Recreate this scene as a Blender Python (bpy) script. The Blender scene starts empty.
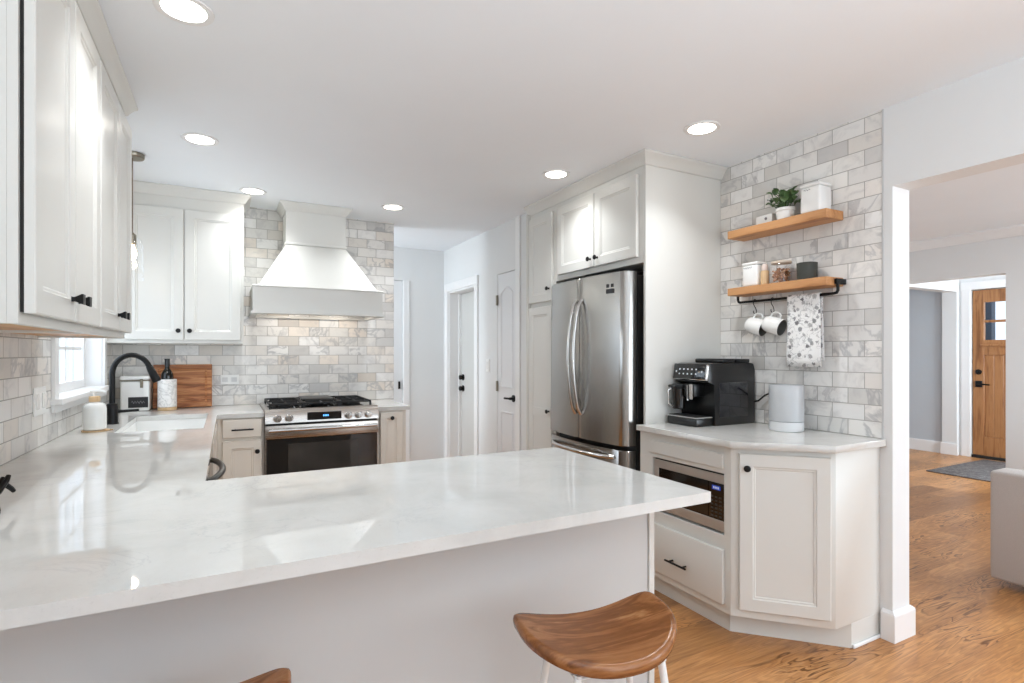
import bpy, bmesh, math, random
from mathutils import Vector, Matrix

random.seed(7)
SC = bpy.context.scene
COL = SC.collection
PI = math.pi

# ------------------------------------------------------------------ camera
cam_data = bpy.data.cameras.new('camera')
cam_data.sensor_fit = 'HORIZONTAL'
cam_data.sensor_width = 36.0
cam_data.lens = 540.0 / 1024.0 * 36.0
cam_data.shift_y = 11.5 / 1024.0
cam_data.clip_start = 0.02
cam = bpy.data.objects.new('camera', cam_data)
COL.objects.link(cam)
cam.location = (0, 0, 1.313)
cam.rotation_euler = (PI / 2, 0, -math.radians(27.8))
SC.camera = cam

# ------------------------------------------------------------------ world, lights, exposure
world = bpy.data.worlds.new('sky')
SC.world = world
world.use_nodes = True
wb = world.node_tree.nodes['Background']
wb.inputs[0].default_value = (0.80, 0.90, 1.0, 1)
wb.inputs[1].default_value = 1.1

SC.view_settings.view_transform = 'Standard'
SC.view_settings.look = 'None'
SC.view_settings.exposure = 0.44
SC.view_settings.gamma = 1.0
SC.view_settings.use_curve_mapping = False
SC.cycles.max_bounces = 10
SC.cycles.diffuse_bounces = 6
SC.cycles.glossy_bounces = 5
SC.cycles.transmission_bounces = 8
SC.cycles.transparent_max_bounces = 12
SC.cycles.caustics_reflective = False
SC.cycles.caustics_refractive = False
SC.cycles.sample_clamp_indirect = 4.0
SC.cycles.use_denoising = True


def area(name, loc, direction, sx, sy, watts, color):
    l = bpy.data.lights.new(name, 'AREA')
    l.shape = 'RECTANGLE'
    l.size, l.size_y = sx, sy
    l.energy = watts
    l.color = color
    o = bpy.data.objects.new(name, l)
    COL.objects.link(o)
    o.location = loc
    o.rotation_euler = Vector(direction).to_track_quat('-Z', 'Y').to_euler()
    o['kind'] = 'helper'
    return o


DAY = (0.82, 0.92, 1.0)
area('dining_daylight_fill', (1.5, -2.86, 1.25), (0, 1, 0.15), 2.0, 2.1, 17, DAY)        # added daylight fill at an unseen patio door behind the camera
area('daylight_sink_window', (-0.93, 3.72, 1.57), (1, 0, -0.1), 1.0, 0.9, 5.5, DAY)        # window over the sink
area('ceiling_bounce_fill', (0.6, -0.9, 1.05), (0, 0, 1), 0.5, 0.5, 54, (0.84, 0.93, 1.0))                # added uplight, unseen behind the camera, bouncing off the ceiling for fill
area('daylight_hall_window', (-0.93, 5.2, 1.5), (1, 0, 0), 0.6, 1.1, 26, DAY)
area('hall_overhead_fill', (0.5, 5.2, 2.42), (0, 0, -1), 0.4, 0.4, 7, (0.9, 0.96, 1.0))           # added area light that evens out the hall; not a fixture
area('living_daylight_fill', (4.6, -2.86, 1.3), (0, 1, 0), 2.2, 1.7, 80, DAY)          # daylight fill placed at an unseen living room window
area('foyer_daylight_fill', (7.3, 0.62, 1.5), (0, 1, 0), 0.9, 1.4, 68, DAY)         # added fill that brightens the foyer from an unseen side opening
area('living_overhead_fill', (4.9, 0.6, 2.42), (0, 0, -1), 0.5, 0.5, 28, (0.86, 0.94, 1.0))             # added overhead fill for the living room; no lamp hangs there


# ------------------------------------------------------------------ mesh builder
class B:
    def __init__(self):
        self.v, self.f = [], []
        self.m = None

    def add(self, vs, fs):
        n = len(self.v)
        for p in vs:
            p = Vector(p)
            self.v.append(self.m @ p if self.m else p)
        self.f += [tuple(i + n for i in q) for q in fs]
        return self

    def bm(self, bm):
        bm.verts.index_update()
        return self.add([v.co.copy() for v in bm.verts], [[v.index for v in f.verts] for f in bm.faces])

    def box(self, x0, x1, y0, y1, z0, z1, bev=0.0, seg=1):
        bm = bmesh.new()
        bmesh.ops.create_cube(bm, size=1)
        for v in bm.verts:
            v.co = Vector(((x0 + x1) / 2 + v.co.x * (x1 - x0), (y0 + y1) / 2 + v.co.y * (y1 - y0), (z0 + z1) / 2 + v.co.z * (z1 - z0)))
        if bev > 0:
            bmesh.ops.bevel(bm, geom=bm.edges[:], offset=bev, segments=seg, affect='EDGES', profile=0.5)
        self.bm(bm)
        bm.free()
        return self

    def prism(self, poly, z0, z1, bev=0.0, seg=1):
        """poly: (x, y) counter-clockwise"""
        bm = bmesh.new()
        a = [bm.verts.new((x, y, z0)) for x, y in poly]
        b = [bm.verts.new((x, y, z1)) for x, y in poly]
        n = len(poly)
        bm.faces.new(list(reversed(a)))
        bm.faces.new(b)
        for i in range(n):
            j = (i + 1) % n
            bm.faces.new((a[i], a[j], b[j], b[i]))
        if bev > 0:
            bmesh.ops.bevel(bm, geom=bm.edges[:], offset=bev, segments=seg, affect='EDGES', profile=0.5)
        self.bm(bm)
        bm.free()
        return self

    def slab(self, xs, ys, inside, z0, z1):
        """one watertight slab over the cells of a grid for which inside(i, j)"""
        vs, fs, idx = [], [], {}

        def V(i, j, k):
            key = (i, j, k)
            if key not in idx:
                idx[key] = len(vs)
                vs.append((xs[i], ys[j], (z0, z1)[k]))
            return idx[key]
        nx, ny = len(xs) - 1, len(ys) - 1
        ok = lambda i, j: 0 <= i < nx and 0 <= j < ny and inside(i, j)
        for i in range(nx):
            for j in range(ny):
                if not ok(i, j):
                    continue
                fs.append((V(i, j, 1), V(i + 1, j, 1), V(i + 1, j + 1, 1), V(i, j + 1, 1)))
                fs.append((V(i, j, 0), V(i, j + 1, 0), V(i + 1, j + 1, 0), V(i + 1, j, 0)))
                if not ok(i - 1, j): fs.append((V(i, j, 0), V(i, j, 1), V(i, j + 1, 1), V(i, j + 1, 0)))
                if not ok(i + 1, j): fs.append((V(i + 1, j, 0), V(i + 1, j + 1, 0), V(i + 1, j + 1, 1), V(i + 1, j, 1)))
                if not ok(i, j - 1): fs.append((V(i, j, 0), V(i + 1, j, 0), V(i + 1, j, 1), V(i, j, 1)))
                if not ok(i, j + 1): fs.append((V(i, j + 1, 0), V(i, j + 1, 1), V(i + 1, j + 1, 1), V(i + 1, j + 1, 0)))
        return self.add(vs, fs)

    def tube(self, pts, r, n=10, cap=True, close=False):
        pts = [Vector(p) for p in pts]
        m = len(pts)
        rs = r if isinstance(r, (list, tuple)) else [r] * m
        vs, fs = [], []
        up = None
        for i, p in enumerate(pts):
            if close:
                t = (pts[(i + 1) % m] - pts[i - 1]).normalized()
            elif i == 0:
                t = (pts[1] - p).normalized()
            elif i == m - 1:
                t = (p - pts[-2]).normalized()
            else:
                t = ((pts[i + 1] - p).normalized() + (p - pts[i - 1]).normalized()).normalized()
            if up is None:
                up = Vector((0, 0, 1)) if abs(t.z) < 0.9 else Vector((1, 0, 0))
            a = (up - t * up.dot(t)).normalized()
            up = a
            b = t.cross(a)
            for k in range(n):
                th = 2 * PI * k / n
                vs.append(p + (a * math.cos(th) + b * math.sin(th)) * rs[i])
        for i in range(m if close else m - 1):
            i2 = (i + 1) % m
            for k in range(n):
                k2 = (k + 1) % n
                fs.append((i * n + k, i * n + k2, i2 * n + k2, i2 * n + k))
        if cap and not close:
            fs.append(tuple(reversed(range(n))))
            fs.append(tuple((m - 1) * n + k for k in range(n)))
        return self.add(vs, fs)

    def lathe(self, prof, c=(0, 0, 0), n=24):
        """prof: (r, z) bottom to top (outside), about the local z axis"""
        vs, fs = [], []
        m = len(prof)
        for r, z in prof:
            for k in range(n):
                th = 2 * PI * k / n
                vs.append((c[0] + max(r, 1e-5) * math.cos(th), c[1] + max(r, 1e-5) * math.sin(th), c[2] + z))
        for i in range(m - 1):
            for k in range(n):
                k2 = (k + 1) % n
                fs.append((i * n + k, i * n + k2, (i + 1) * n + k2, (i + 1) * n + k))
        fs.append(tuple(reversed(range(n))))
        fs.append(tuple((m - 1) * n + k for k in range(n)))
        return self.add(vs, fs)

    def loft(self, rings, cap0=True, cap1=True):
        n = len(rings[0])
        vs = [p for r in rings for p in r]
        fs = []
        for i in range(len(rings) - 1):
            for k in range(n):
                k2 = (k + 1) % n
                fs.append((i * n + k, i * n + k2, (i + 1) * n + k2, (i + 1) * n + k))
        if cap0: fs.append(tuple(reversed(range(n))))
        if cap1: fs.append(tuple((len(rings) - 1) * n + k for k in range(n)))
        return self.add(vs, fs)

    def shaker(self, w, h, t=0.02, fr=0.057, rec=0.008, raised=False):
        """panel door standing on local z, x 0..w, back at y=0, front at y=-t"""
        def loop(o, y):
            return [(o, y, o), (w - o, y, o), (w - o, y, h - o), (o, y, h - o)]
        rings = [loop(0, 0), loop(0, -t + 0.003), loop(0.003, -t), loop(fr, -t), loop(fr + 0.004, -t + 0.004), loop(fr + 0.010, -t + 0.0045), loop(fr + 0.014, -t + rec)]
        return self.loft(rings, True, True)


def rotz(a, loc=(0, 0, 0)):
    return Matrix.Translation(Vector(loc)) @ Matrix.Rotation(a, 4, 'Z')


ORG = {}


def obj(name, b, mat, parent=None, smooth=35, world=True, org=None):
    """links builder b as ONE mesh object; with world=True its coordinates are world ones"""
    o_vec = Vector((0, 0, 0))
    if parent is not None:
        o_vec = ORG[parent.name] if world else Vector((0, 0, 0))
    elif org is not None:
        o_vec = Vector(org)
    me = bpy.data.meshes.new(name)
    me.from_pydata([tuple(p - o_vec) for p in b.v], [], b.f)
    bm = bmesh.new()
    bm.from_mesh(me)
    bmesh.ops.recalc_face_normals(bm, faces=bm.faces[:])
    bm.to_mesh(me)
    bm.free()
    if smooth:
        me.polygons.foreach_set('use_smooth', [True] * len(me.polygons))
        me.set_sharp_from_angle(angle=math.radians(smooth))
    me.materials.append(mat)
    o = bpy.data.objects.new(name, me)
    COL.objects.link(o)
    if parent is not None:
        o.parent = parent
        ORG[o.name] = ORG[parent.name]
    else:
        o.location = o_vec
        ORG[o.name] = o_vec
    return o


def thing(name, label, cat, loc=(0, 0, 0), group=None, rz=0):
    o = bpy.data.objects.new(name, None)
    COL.objects.link(o)
    o.empty_display_size = 0.1
    o.location = loc
    o.rotation_euler = (0, 0, rz)
    ORG[o.name] = Vector(loc)
    return tag(o, label, cat, group)


def tag(o, label, cat, group=None):
    o['label'] = label
    o['category'] = cat
    if group: o['group'] = group
    return o


def struct(name, b, mat, parent=None, smooth=35):
    o = obj(name, b, mat, parent, smooth)
    if parent is None: o['kind'] = 'structure'
    return o


# ------------------------------------------------------------------ materials
def lin(c):
    return tuple((x / 255 / 12.92 if x / 255 <= 0.04045 else ((x / 255 + 0.055) / 1.055) ** 2.4) for x in c) + (1.0,)


class N:
    """small shader-node helper"""
    def __init__(self, name, rough=0.5, metal=0.0):
        self.mat = bpy.data.materials.new(name)
        self.mat.use_nodes = True
        self.t = self.mat.node_tree
        self.p = self.t.nodes['Principled BSDF']
        self.p.inputs['Roughness'].default_value = rough
        self.p.inputs['Metallic'].default_value = metal

    def n(self, typ, **kw):
        x = self.t.nodes.new(typ)
        for k, v in kw.items(): setattr(x, k, v)
        return x

    def link(self, a, b): self.t.links.new(a, b)

    def set(self, sock, v):
        if isinstance(v, bpy.types.NodeSocket): self.link(v, sock)
        else: sock.default_value = v

    def m(self, op, a, b=0.0, c=0.0):
        x = self.n('ShaderNodeMath', operation=op)
        for s, v in zip(x.inputs, (a, b, c)): self.set(s, v)
        return x.outputs[0]

    def vec(self, x=0.0, y=0.0, z=0.0):
        c = self.n('ShaderNodeCombineXYZ')
        for s, v in zip(c.inputs, (x, y, z)): self.set(s, v)
        return c.outputs[0]

    def vm(self, op, a, b):
        x = self.n('ShaderNodeVectorMath', operation=op)
        self.set(x.inputs[0], a); self.set(x.inputs[1], b)
        return x.outputs[0]

    def noise(self, vec, scale=5.0, detail=4.0, rough=0.5, dist=0.0):
        x = self.n('ShaderNodeTexNoise')
        self.set(x.inputs['Vector'], vec)
        x.inputs['Scale'].default_value = scale; x.inputs['Detail'].default_value = detail
        x.inputs['Roughness'].default_value = rough; x.inputs['Distortion'].default_value = dist
        return x.outputs['Fac']

    def ramp(self, fac, stops, interp='LINEAR'):
        x = self.n('ShaderNodeValToRGB')
        x.color_ramp.interpolation = interp
        e = x.color_ramp.elements
        while len(e) < len(stops): e.new(0.5)
        for q, (p, c) in zip(e, stops):
            q.position = p; q.color = c if len(c) == 4 else lin(c)
        self.set(x.inputs[0], fac)
        return x.outputs[0]

    def mix(self, fac, a, b, blend='MIX'):
        x = self.n('ShaderNodeMix', data_type='RGBA', blend_type=blend)
        self.set(x.inputs[0], fac); self.set(x.inputs[6], a); self.set(x.inputs[7], b)
        return x.outputs[2]

    def smooth(self, v, lo, hi, a=0.0, b=1.0):
        x = self.n('ShaderNodeMapRange', interpolation_type='SMOOTHSTEP')
        for s, q in zip(x.inputs, (v, lo, hi, a, b)): self.set(s, q)
        return x.outputs[0]

    def pos(self):
        return self.n('ShaderNodeNewGeometry').outputs['Position']

    def objc(self):
        return self.n('ShaderNodeTexCoord').outputs['Object']

    def sep(self, v):
        x = self.n('ShaderNodeSeparateXYZ'); self.set(x.inputs[0], v)
        return x.outputs

    def bump(self, h, strength=0.2, dist=0.002):
        x = self.n('ShaderNodeBump')
        x.inputs['Strength'].default_value = strength; x.inputs['Distance'].default_value = dist
        self.set(x.inputs['Height'], h)
        self.link(x.outputs[0], self.p.inputs['Normal'])

    def color(self, c): self.set(self.p.inputs['Base Color'], c)


def paint(name, c, rough=0.5, var=0.02, bump=0.0, scale=3.0):
    k = N(name, rough)
    nz = k.noise(k.pos(), scale, 3)
    c1 = lin(c); c0 = tuple(x * (1 - var) for x in c1[:3]) + (1,)
    k.color(k.ramp(nz, [(0.3, c0), (0.7, c1)]))
    if bump: k.bump(k.noise(k.pos(), 180, 2), bump, 0.001)
    return k.mat


def plain(name, c, rough=0.5, metal=0.0, coat=0.0):
    k = N(name, rough, metal)
    c1 = lin(c); c0 = tuple(x * 0.93 for x in c1[:3]) + (1,)
    k.color(k.ramp(k.noise(k.objc(), 8, 2), [(0.35, c0), (0.65, c1)]))
    if coat:
        k.p.inputs['Coat Weight'].default_value = coat
        k.p.inputs['Coat Roughness'].default_value = 0.08
    return k.mat


def emit(name, c, s):
    k = N(name, 0.6)
    k.color(lin(c))
    k.p.inputs['Emission Color'].default_value = lin(c)
    k.p.inputs['Emission Strength'].default_value = s
    return k.mat


def tiles(name, axis, u0, v0, warm=0.0, tw=0.1545, th=0.0757):
    """marble subway tiles in running bond; axis 0: along x, 1: along y"""
    k = N(name, 0.3)
    P = k.sep(k.pos())
    u = k.m('DIVIDE', k.m('SUBTRACT', P[axis], u0), tw)
    v = k.m('DIVIDE', k.m('SUBTRACT', P[2], v0), th)
    row = k.m('FLOOR', v)
    fv = k.m('FRACT', v)
    uu = k.m('ADD', u, k.m('MULTIPLY', k.m('FLOORED_MODULO', row, 2.0), 0.5))
    colm = k.m('FLOOR', uu)
    fu = k.m('FRACT', uu)
    du = k.m('MULTIPLY', k.m('MINIMUM', fu, k.m('SUBTRACT', 1.0, fu)), tw)
    dv = k.m('MULTIPLY', k.m('MINIMUM', fv, k.m('SUBTRACT', 1.0, fv)), th)
    d = k.m('MINIMUM', du, dv)
    tile = k.smooth(d, 0.0010, 0.0025)
    wn = k.n('ShaderNodeTexWhiteNoise', noise_dimensions='2D')
    k.link(k.vec(row, colm), wn.inputs['Vector'])
    rv, rc = wn.outputs['Value'], wn.outputs['Color']
    rc2 = k.sep(rc)
    pv = k.vm('ADD', k.pos(), k.vm('SCALE', rc, rc))
    sc_ = k.n('ShaderNodeVectorMath', operation='SCALE'); k.link(rc, sc_.inputs[0]); sc_.inputs['Scale'].default_value = 19.0
    pv = k.vm('ADD', k.pos(), sc_.outputs[0])
    base = k.ramp(rv, [(0.0, (203, 201, 199)), (0.10, (214, 213, 210)), (0.3, (224, 222, 219)), (0.65, (232, 231, 229)), (1.0, (241, 240, 238))])
    tint = k.ramp(rc2[1], [(0.0, (255, 255, 255)), (0.6, (252, 251, 249)), (1.0, (251 - 2 * warm, 247 - 6 * warm, 243 - 11 * warm))])
    base = k.mix(1.0, base, tint, 'MULTIPLY')
    cloud = k.noise(pv, 9.0, 5, 0.6, 0.8)
    base = k.mix(k.m('MULTIPLY', k.smooth(cloud, 0.46, 0.74), 0.6), base, lin((186, 184, 183)))
    vein = k.m('ABSOLUTE', k.m('SUBTRACT', k.noise(pv, 4.5, 5, 0.55, 0.7), 0.5))
    vmask = k.m('MULTIPLY', k.smooth(vein, 0.0, 0.045, 1.0, 0.0), k.smooth(rc2[2], 0.3, 0.9, 0.0, 0.6))
    base = k.mix(vmask, base, lin((158, 158, 160)))
    k.color(k.mix(tile, lin((164, 160, 155)), base))
    k.set(k.p.inputs['Roughness'], k.smooth(tile, 0, 1, 0.8, 0.28))
    k.bump(tile, 0.5, 0.0015)
    return k.mat


def quartz(name):
    k = N(name, 0.025)
    p = k.pos()
    cl = k.noise(p, 4.0, 6, 0.62, 0.6)
    c = k.ramp(cl, [(0.30, (200, 199, 195)), (0.5, (210, 209, 205)), (0.72, (216, 215, 212))])
    vein = k.m('ABSOLUTE', k.m('SUBTRACT', k.noise(p, 2.6, 7, 0.65, 1.8), 0.5))
    area_ = k.smooth(k.noise(p, 1.7, 2), 0.48, 0.66)
    vm_ = k.m('MULTIPLY', k.smooth(vein, 0.0, 0.016, 1.0, 0.0), k.m('MULTIPLY', area_, 0.24))
    c = k.mix(vm_, c, lin((160, 160, 166)))
    sp = k.smooth(k.noise(p, 160, 2), 0.62, 0.72)
    c = k.mix(k.m('MULTIPLY', sp, 0.12), c, lin((170, 168, 165)))
    k.color(c)
    k.p.inputs['IOR'].default_value = 1.55
    return k.mat


def wood(name, stops, axis=0, scale=1.0, rough=0.4, ring=9.0, use_obj=True, bump=0.08, knots=0):
    """grain runs along the given axis"""
    k = N(name, rough)
    p = k.objc() if use_obj else k.pos()
    mp = k.n('ShaderNodeMapping')
    k.link(p, mp.inputs[0])
    s = [11.0 * scale] * 3; s[axis] = 1.0 * scale
    mp.inputs['Scale'].default_value = s
    v = mp.outputs[0]
    a = k.noise(v, 1.3, 5, 0.55, 1.2)
    rings = k.m('ADD', k.m('MULTIPLY', k.m('SINE', k.m('MULTIPLY', a, ring * 6.0)), 0.22), a)
    fine = k.noise(v, 9.0, 4, 0.7)
    f = k.m('ADD', k.m('MULTIPLY', rings, 0.72), k.m('MULTIPLY', fine, 0.28))
    c = k.ramp(f, stops)
    if knots:
        vo = k.n('ShaderNodeTexVoronoi')
        mp2 = k.n('ShaderNodeMapping'); k.link(p, mp2.inputs[0])
        s2 = [1.0] * 3; s2[axis] = 0.6; mp2.inputs['Scale'].default_value = s2
        k.link(mp2.outputs[0], vo.inputs['Vector'])
        vo.inputs['Scale'].default_value = knots
        kn = k.smooth(vo.outputs['Distance'], 0.04, 0.17, 1.0, 0.0)
        c = k.mix(k.m('MULTIPLY', kn, 0.85), c, lin((60, 30, 16)))
    k.color(c)
    if bump: k.bump(f, bump, 0.001)
    return k.mat


def floor_mat(name):
    k = N(name, 0.32)
    P = k.sep(k.pos())
    w, L = 0.19, 1.9
    row = k.m('FLOOR', k.m('DIVIDE', P[1], w))
    fv = k.m('FRACT', k.m('DIVIDE', P[1], w))
    wn0 = k.n('ShaderNodeTexWhiteNoise', noise_dimensions='1D'); k.link(row, wn0.inputs['W'])
    uu = k.m('ADD', k.m('DIVIDE', P[0], L), k.m('MULTIPLY', wn0.outputs['Value'], 3.7))
    cl = k.m('FLOOR', uu)
    fu = k.m('FRACT', uu)
    wn = k.n('ShaderNodeTexWhiteNoise', noise_dimensions='2D'); k.link(k.vec(row, cl), wn.inputs['Vector'])
    rv, rc = wn.outputs['Value'], k.sep(wn.outputs['Color'])
    px = k.m('ADD', P[0], k.m('MULTIPLY', rc[0], 31.0))
    py = k.m('ADD', P[1], k.m('MULTIPLY', rc[1], 17.0))
    v = k.vec(k.m('MULTIPLY', px, 0.9), k.m('MULTIPLY', py, 6.0), rc[2])
    a = k.noise(v, 1.4, 3, 0.5, 0.5)
    s = k.m('ABSOLUTE', k.m('SINE', k.m('MULTIPLY', a, 46.0)))
    line = k.smooth(s, 0.0, 0.55, 1.0, 0.0)
    fine = k.noise(k.vec(k.m('MULTIPLY', px, 3.0), k.m('MULTIPLY', py, 90.0), 0.0), 1.0, 4, 0.6)
    c = k.ramp(k.m('ADD', k.m('MULTIPLY', fine, 0.5), k.m('MULTIPLY', a, 0.5)),
               [(0.28, (172, 117, 68)), (0.5, (204, 148, 93)), (0.75, (226, 174, 119))])
    ringt = k.smooth(k.m('SINE', k.m('MULTIPLY', a, 92.0)), -1.0, 1.0)
    c = k.mix(k.m('MULTIPLY', ringt, 0.30), c, lin((146, 94, 51)))
    pores = k.smooth(k.noise(k.vec(k.m('MULTIPLY', px, 7.0), k.m('MULTIPLY', py, 260.0), 1.0), 1.0, 2, 0.6), 0.52, 0.66)
    c = k.mix(k.m('MULTIPLY', pores, 0.35), c, lin((104, 66, 36)))
    tone = k.ramp(rv, [(0.0, (205, 200, 196)), (0.5, (238, 234, 230)), (1.0, (255, 252, 248))])
    c = k.mix(1.0, c, tone, 'MULTIPLY')
    patch = k.smooth(k.noise(k.vec(px, k.m('MULTIPLY', py, 2.0), 3.0), 1.5, 2), 0.42, 0.6)
    c = k.mix(k.m('MULTIPLY', line, k.m('MULTIPLY', patch, 0.85)), c, lin((92, 54, 26)))
    dv = k.m('MULTIPLY', k.m('MINIMUM', fv, k.m('SUBTRACT', 1.0, fv)), w)
    du = k.m('MULTIPLY', k.m('MINIMUM', fu, k.m('SUBTRACT', 1.0, fu)), L)
    seam = k.smooth(k.m('MINIMUM', du, dv), 0.0004, 0.0018, 0.45, 0.0)
    c = k.mix(seam, c, lin((82, 52, 30)))
    k.color(c)
    k.set(k.p.inputs['Roughness'], k.m('ADD', 0.27, k.m('MULTIPLY', fine, 0.14)))
    k.bump(k.m('SUBTRACT', 1.0, k.m('ADD', seam, k.m('MULTIPLY', line, 0.15))), 0.15, 0.001)
    return k.mat


def steel(name, c, rough=0.26, axis=2, amt=0.1):
    k = N(name, rough, 1.0)
    mp = k.n('ShaderNodeMapping'); k.link(k.objc(), mp.inputs[0])
    s = [260.0] * 3; s[axis] = 3.0
    mp.inputs['Scale'].default_value = s
    nz = k.noise(mp.outputs[0], 1.0, 3, 0.6)
    c1 = lin(c); c0 = tuple(x * (1 - amt) for x in c1[:3]) + (1,)
    k.color(k.ramp(nz, [(0.3, c0), (0.7, c1)]))
    k.set(k.p.inputs['Roughness'], k.m('ADD', rough - 0.05, k.m('MULTIPLY', nz, 0.1)))
    k.p.inputs['Anisotropic'].default_value = 0.5
    return k.mat


def glass(name, c=(255, 255, 255), rough=0.0, tint=None):
    """thin clear pane: mostly lets light straight through, with a clear-coat reflection"""
    k = N(name, rough)
    tr = k.n('ShaderNodeBsdfTransparent'); tr.inputs[0].default_value = lin(tint or c)
    gl = k.n('ShaderNodeBsdfGlossy'); gl.inputs['Roughness'].default_value = 0.03
    lw = k.n('ShaderNodeLayerWeight'); lw.inputs['Blend'].default_value = 0.5
    fr = k.m('ADD', 0.04, k.m('MULTIPLY', k.m('POWER', lw.outputs['Facing'], 4.0), 0.45))
    mx = k.n('ShaderNodeMixShader')
    k.link(fr, mx.inputs[0]); k.link(tr.outputs[0], mx.inputs[1]); k.link(gl.outputs[0], mx.inputs[2])
    k.link(mx.outputs[0], k.t.nodes['Material Output'].inputs[0])
    return k.mat


M_WALL = paint('wall_paint', (224, 225, 225), 0.65, 0.015, 0.05)
M_CEIL = paint('ceiling_paint', (238, 242, 246), 0.8, 0.015, 0.05)
M_TRIM = paint('trim_paint', (234, 234, 234), 0.35, 0.01)
M_CAB = paint('cabinet_paint', (214, 213, 208), 0.33, 0.012)
M_CABW = paint('base_cabinet_paint', (226, 219, 208), 0.36, 0.02)
M_GREYW = paint('foyer_grey_paint', (190, 196, 202), 0.65, 0.02)
M_DOORW = paint('door_paint', (226, 227, 228), 0.35, 0.01)
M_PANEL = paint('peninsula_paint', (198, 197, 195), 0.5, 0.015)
M_QUARTZ = quartz('quartz')
M_TILE_X = tiles('marble_tile_range', 0, 1.281, 0.9165, warm=1.2)
M_TILE_L = tiles('marble_tile_sink', 1, 4.63, 0.9165, warm=0.6)
M_TILE_R = tiles('marble_tile_shelves', 1, 1.412, 0.9165, warm=0.0)
M_FLOOR = floor_mat('oak_floor')
M_BLACK = plain('matte_black_metal', (22, 22, 23), 0.42, 0.5)
M_BLACKP = plain('black_plastic', (17, 17, 18), 0.3)
M_BLACKG = plain('black_glass', (7, 7, 8), 0.05, 0.0, 0.5)
M_IRON = plain('cast_iron', (26, 26, 27), 0.6, 0.2)
M_STEEL = steel('brushed_steel', (176, 173, 169), 0.25, 2, 0.05)
M_STEELH = steel('brushed_steel_level', (190, 184, 178), 0.27, 0)
M_CHROME = plain('polished_steel', (205, 203, 200), 0.16, 1.0)
M_DKSTEEL = plain('fridge_side_grey', (52, 51, 51), 0.45, 0.4)
M_NICKEL = plain('brushed_nickel', (150, 143, 130), 0.32, 1.0)
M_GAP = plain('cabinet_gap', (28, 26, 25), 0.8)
M_WHITE = plain('white_ceramic', (236, 236, 233), 0.2)
M_WENAMEL = plain('white_enamel', (240, 240, 238), 0.25)
M_WPLATE = plain('white_switch_plate', (238, 238, 236), 0.35)
M_OAK = wood('oak_shelf_wood', [(0.25, (160, 108, 64)), (0.5, (184, 130, 82)), (0.75, (198, 147, 98))], 1, 1.0, 0.5, 2.5)
M_WALNUT = wood('stool_walnut_wood', [(0.24, (96, 56, 28)), (0.42, (132, 82, 46)), (0.56, (152, 99, 58)), (0.76, (182, 130, 84))], 0, 1.1, 0.22, 3.2)
M_TEAK = wood('board_teak_wood', [(0.2, (122, 70, 36)), (0.45, (160, 98, 54)), (0.6, (180, 118, 70)), (0.8, (204, 148, 98))], 0, 2.0, 0.4, 2.2)
M_ALDER = wood('knotty_alder_wood', [(0.25, (126, 80, 44)), (0.5, (152, 102, 60)), (0.75, (170, 120, 76))], 2, 1.0, 0.4, 2.5, knots=4.6)
M_MAPLE = wood('maple_underside', [(0.25, (186, 128, 66)), (0.5, (206, 148, 82)), (0.75, (218, 164, 98))], 1, 0.6, 0.4, 4)
M_BAMBOO = wood('bamboo', [(0.3, (196, 160, 116)), (0.7, (220, 190, 150))], 2, 2.0, 0.5, 3)
M_GLASS = glass('clear_glass')
M_PANE = glass('window_glass', (250, 252, 255))
M_LENS = emit('lamp_lens', (255, 250, 240), 9.0)
M_BULB = emit('bulb_glow', (255, 226, 180), 14.0)
M_BLUE = emit('display_blue', (90, 170, 255), 1.6)
M_ICON = emit('icon_white', (200, 205, 210), 0.15)
M_BLUEP = emit('display_navy', (30, 60, 150), 0.5)
M_GREYVASE = paint('grey_glaze', (188, 190, 192), 0.3, 0.05, 0, 20)
M_CLOTH = None
M_SOFA = None

# cloth with grey leaf print
k = N('printed_cotton', 0.85)
pc = k.objc()
vo = k.n('ShaderNodeTexVoronoi'); vo.inputs['Scale'].default_value = 31; k.link(pc, vo.inputs['Vector'])
blob = k.smooth(k.m('ADD', vo.outputs['Distance'], k.m('MULTIPLY', k.noise(pc, 75, 4, 0.6, 1.0), 0.75)), 0.66, 0.76, 1.0, 0.0)
keep = k.smooth(k.sep(vo.outputs['Color'])[0], 0.25, 0.3)
stem = k.smooth(k.m('ABSOLUTE', k.m('SUBTRACT', k.noise(pc, 26, 3, 0.5, 1.0), 0.5)), 0.012, 0.03, 1.0, 0.0)
shade = k.ramp(k.sep(vo.outputs['Color'])[1], [(0.0, (110, 110, 112)), (1.0, (190, 190, 190))])
cc = k.mix(k.m('MULTIPLY', blob, keep), lin((240, 240, 239)), shade)
cc = k.mix(k.m('MULTIPLY', stem, 0.5), cc, lin((150, 150, 152)))
k.color(cc); k.bump(k.noise(pc, 500, 2), 0.2, 0.0006)
M_CLOTH = k.mat

k = N('sofa_fabric', 0.9)
pc = k.objc()
wv = k.noise(pc, 420, 2, 0.6)
k.color(k.ramp(wv, [(0.3, (172, 165, 160)), (0.7, (200, 193, 188))])); k.bump(wv, 0.4, 0.001)
k.p.inputs['Sheen Weight'].default_value = 0.2
M_SOFA = k.mat

k = N('rug_weave', 0.95)
pc = k.objc()
r1 = k.noise(pc, 22, 4, 0.7); r2 = k.noise(pc, 130, 2)
k.color(k.ramp(k.m('ADD', k.m('MULTIPLY', r1, 0.6), k.m('MULTIPLY', r2, 0.4)), [(0.35, (66, 62, 62)), (0.5, (104, 99, 98)), (0.65, (142, 136, 133))]))
k.bump(r2, 0.5, 0.003)
M_RUG = k.mat

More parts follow.
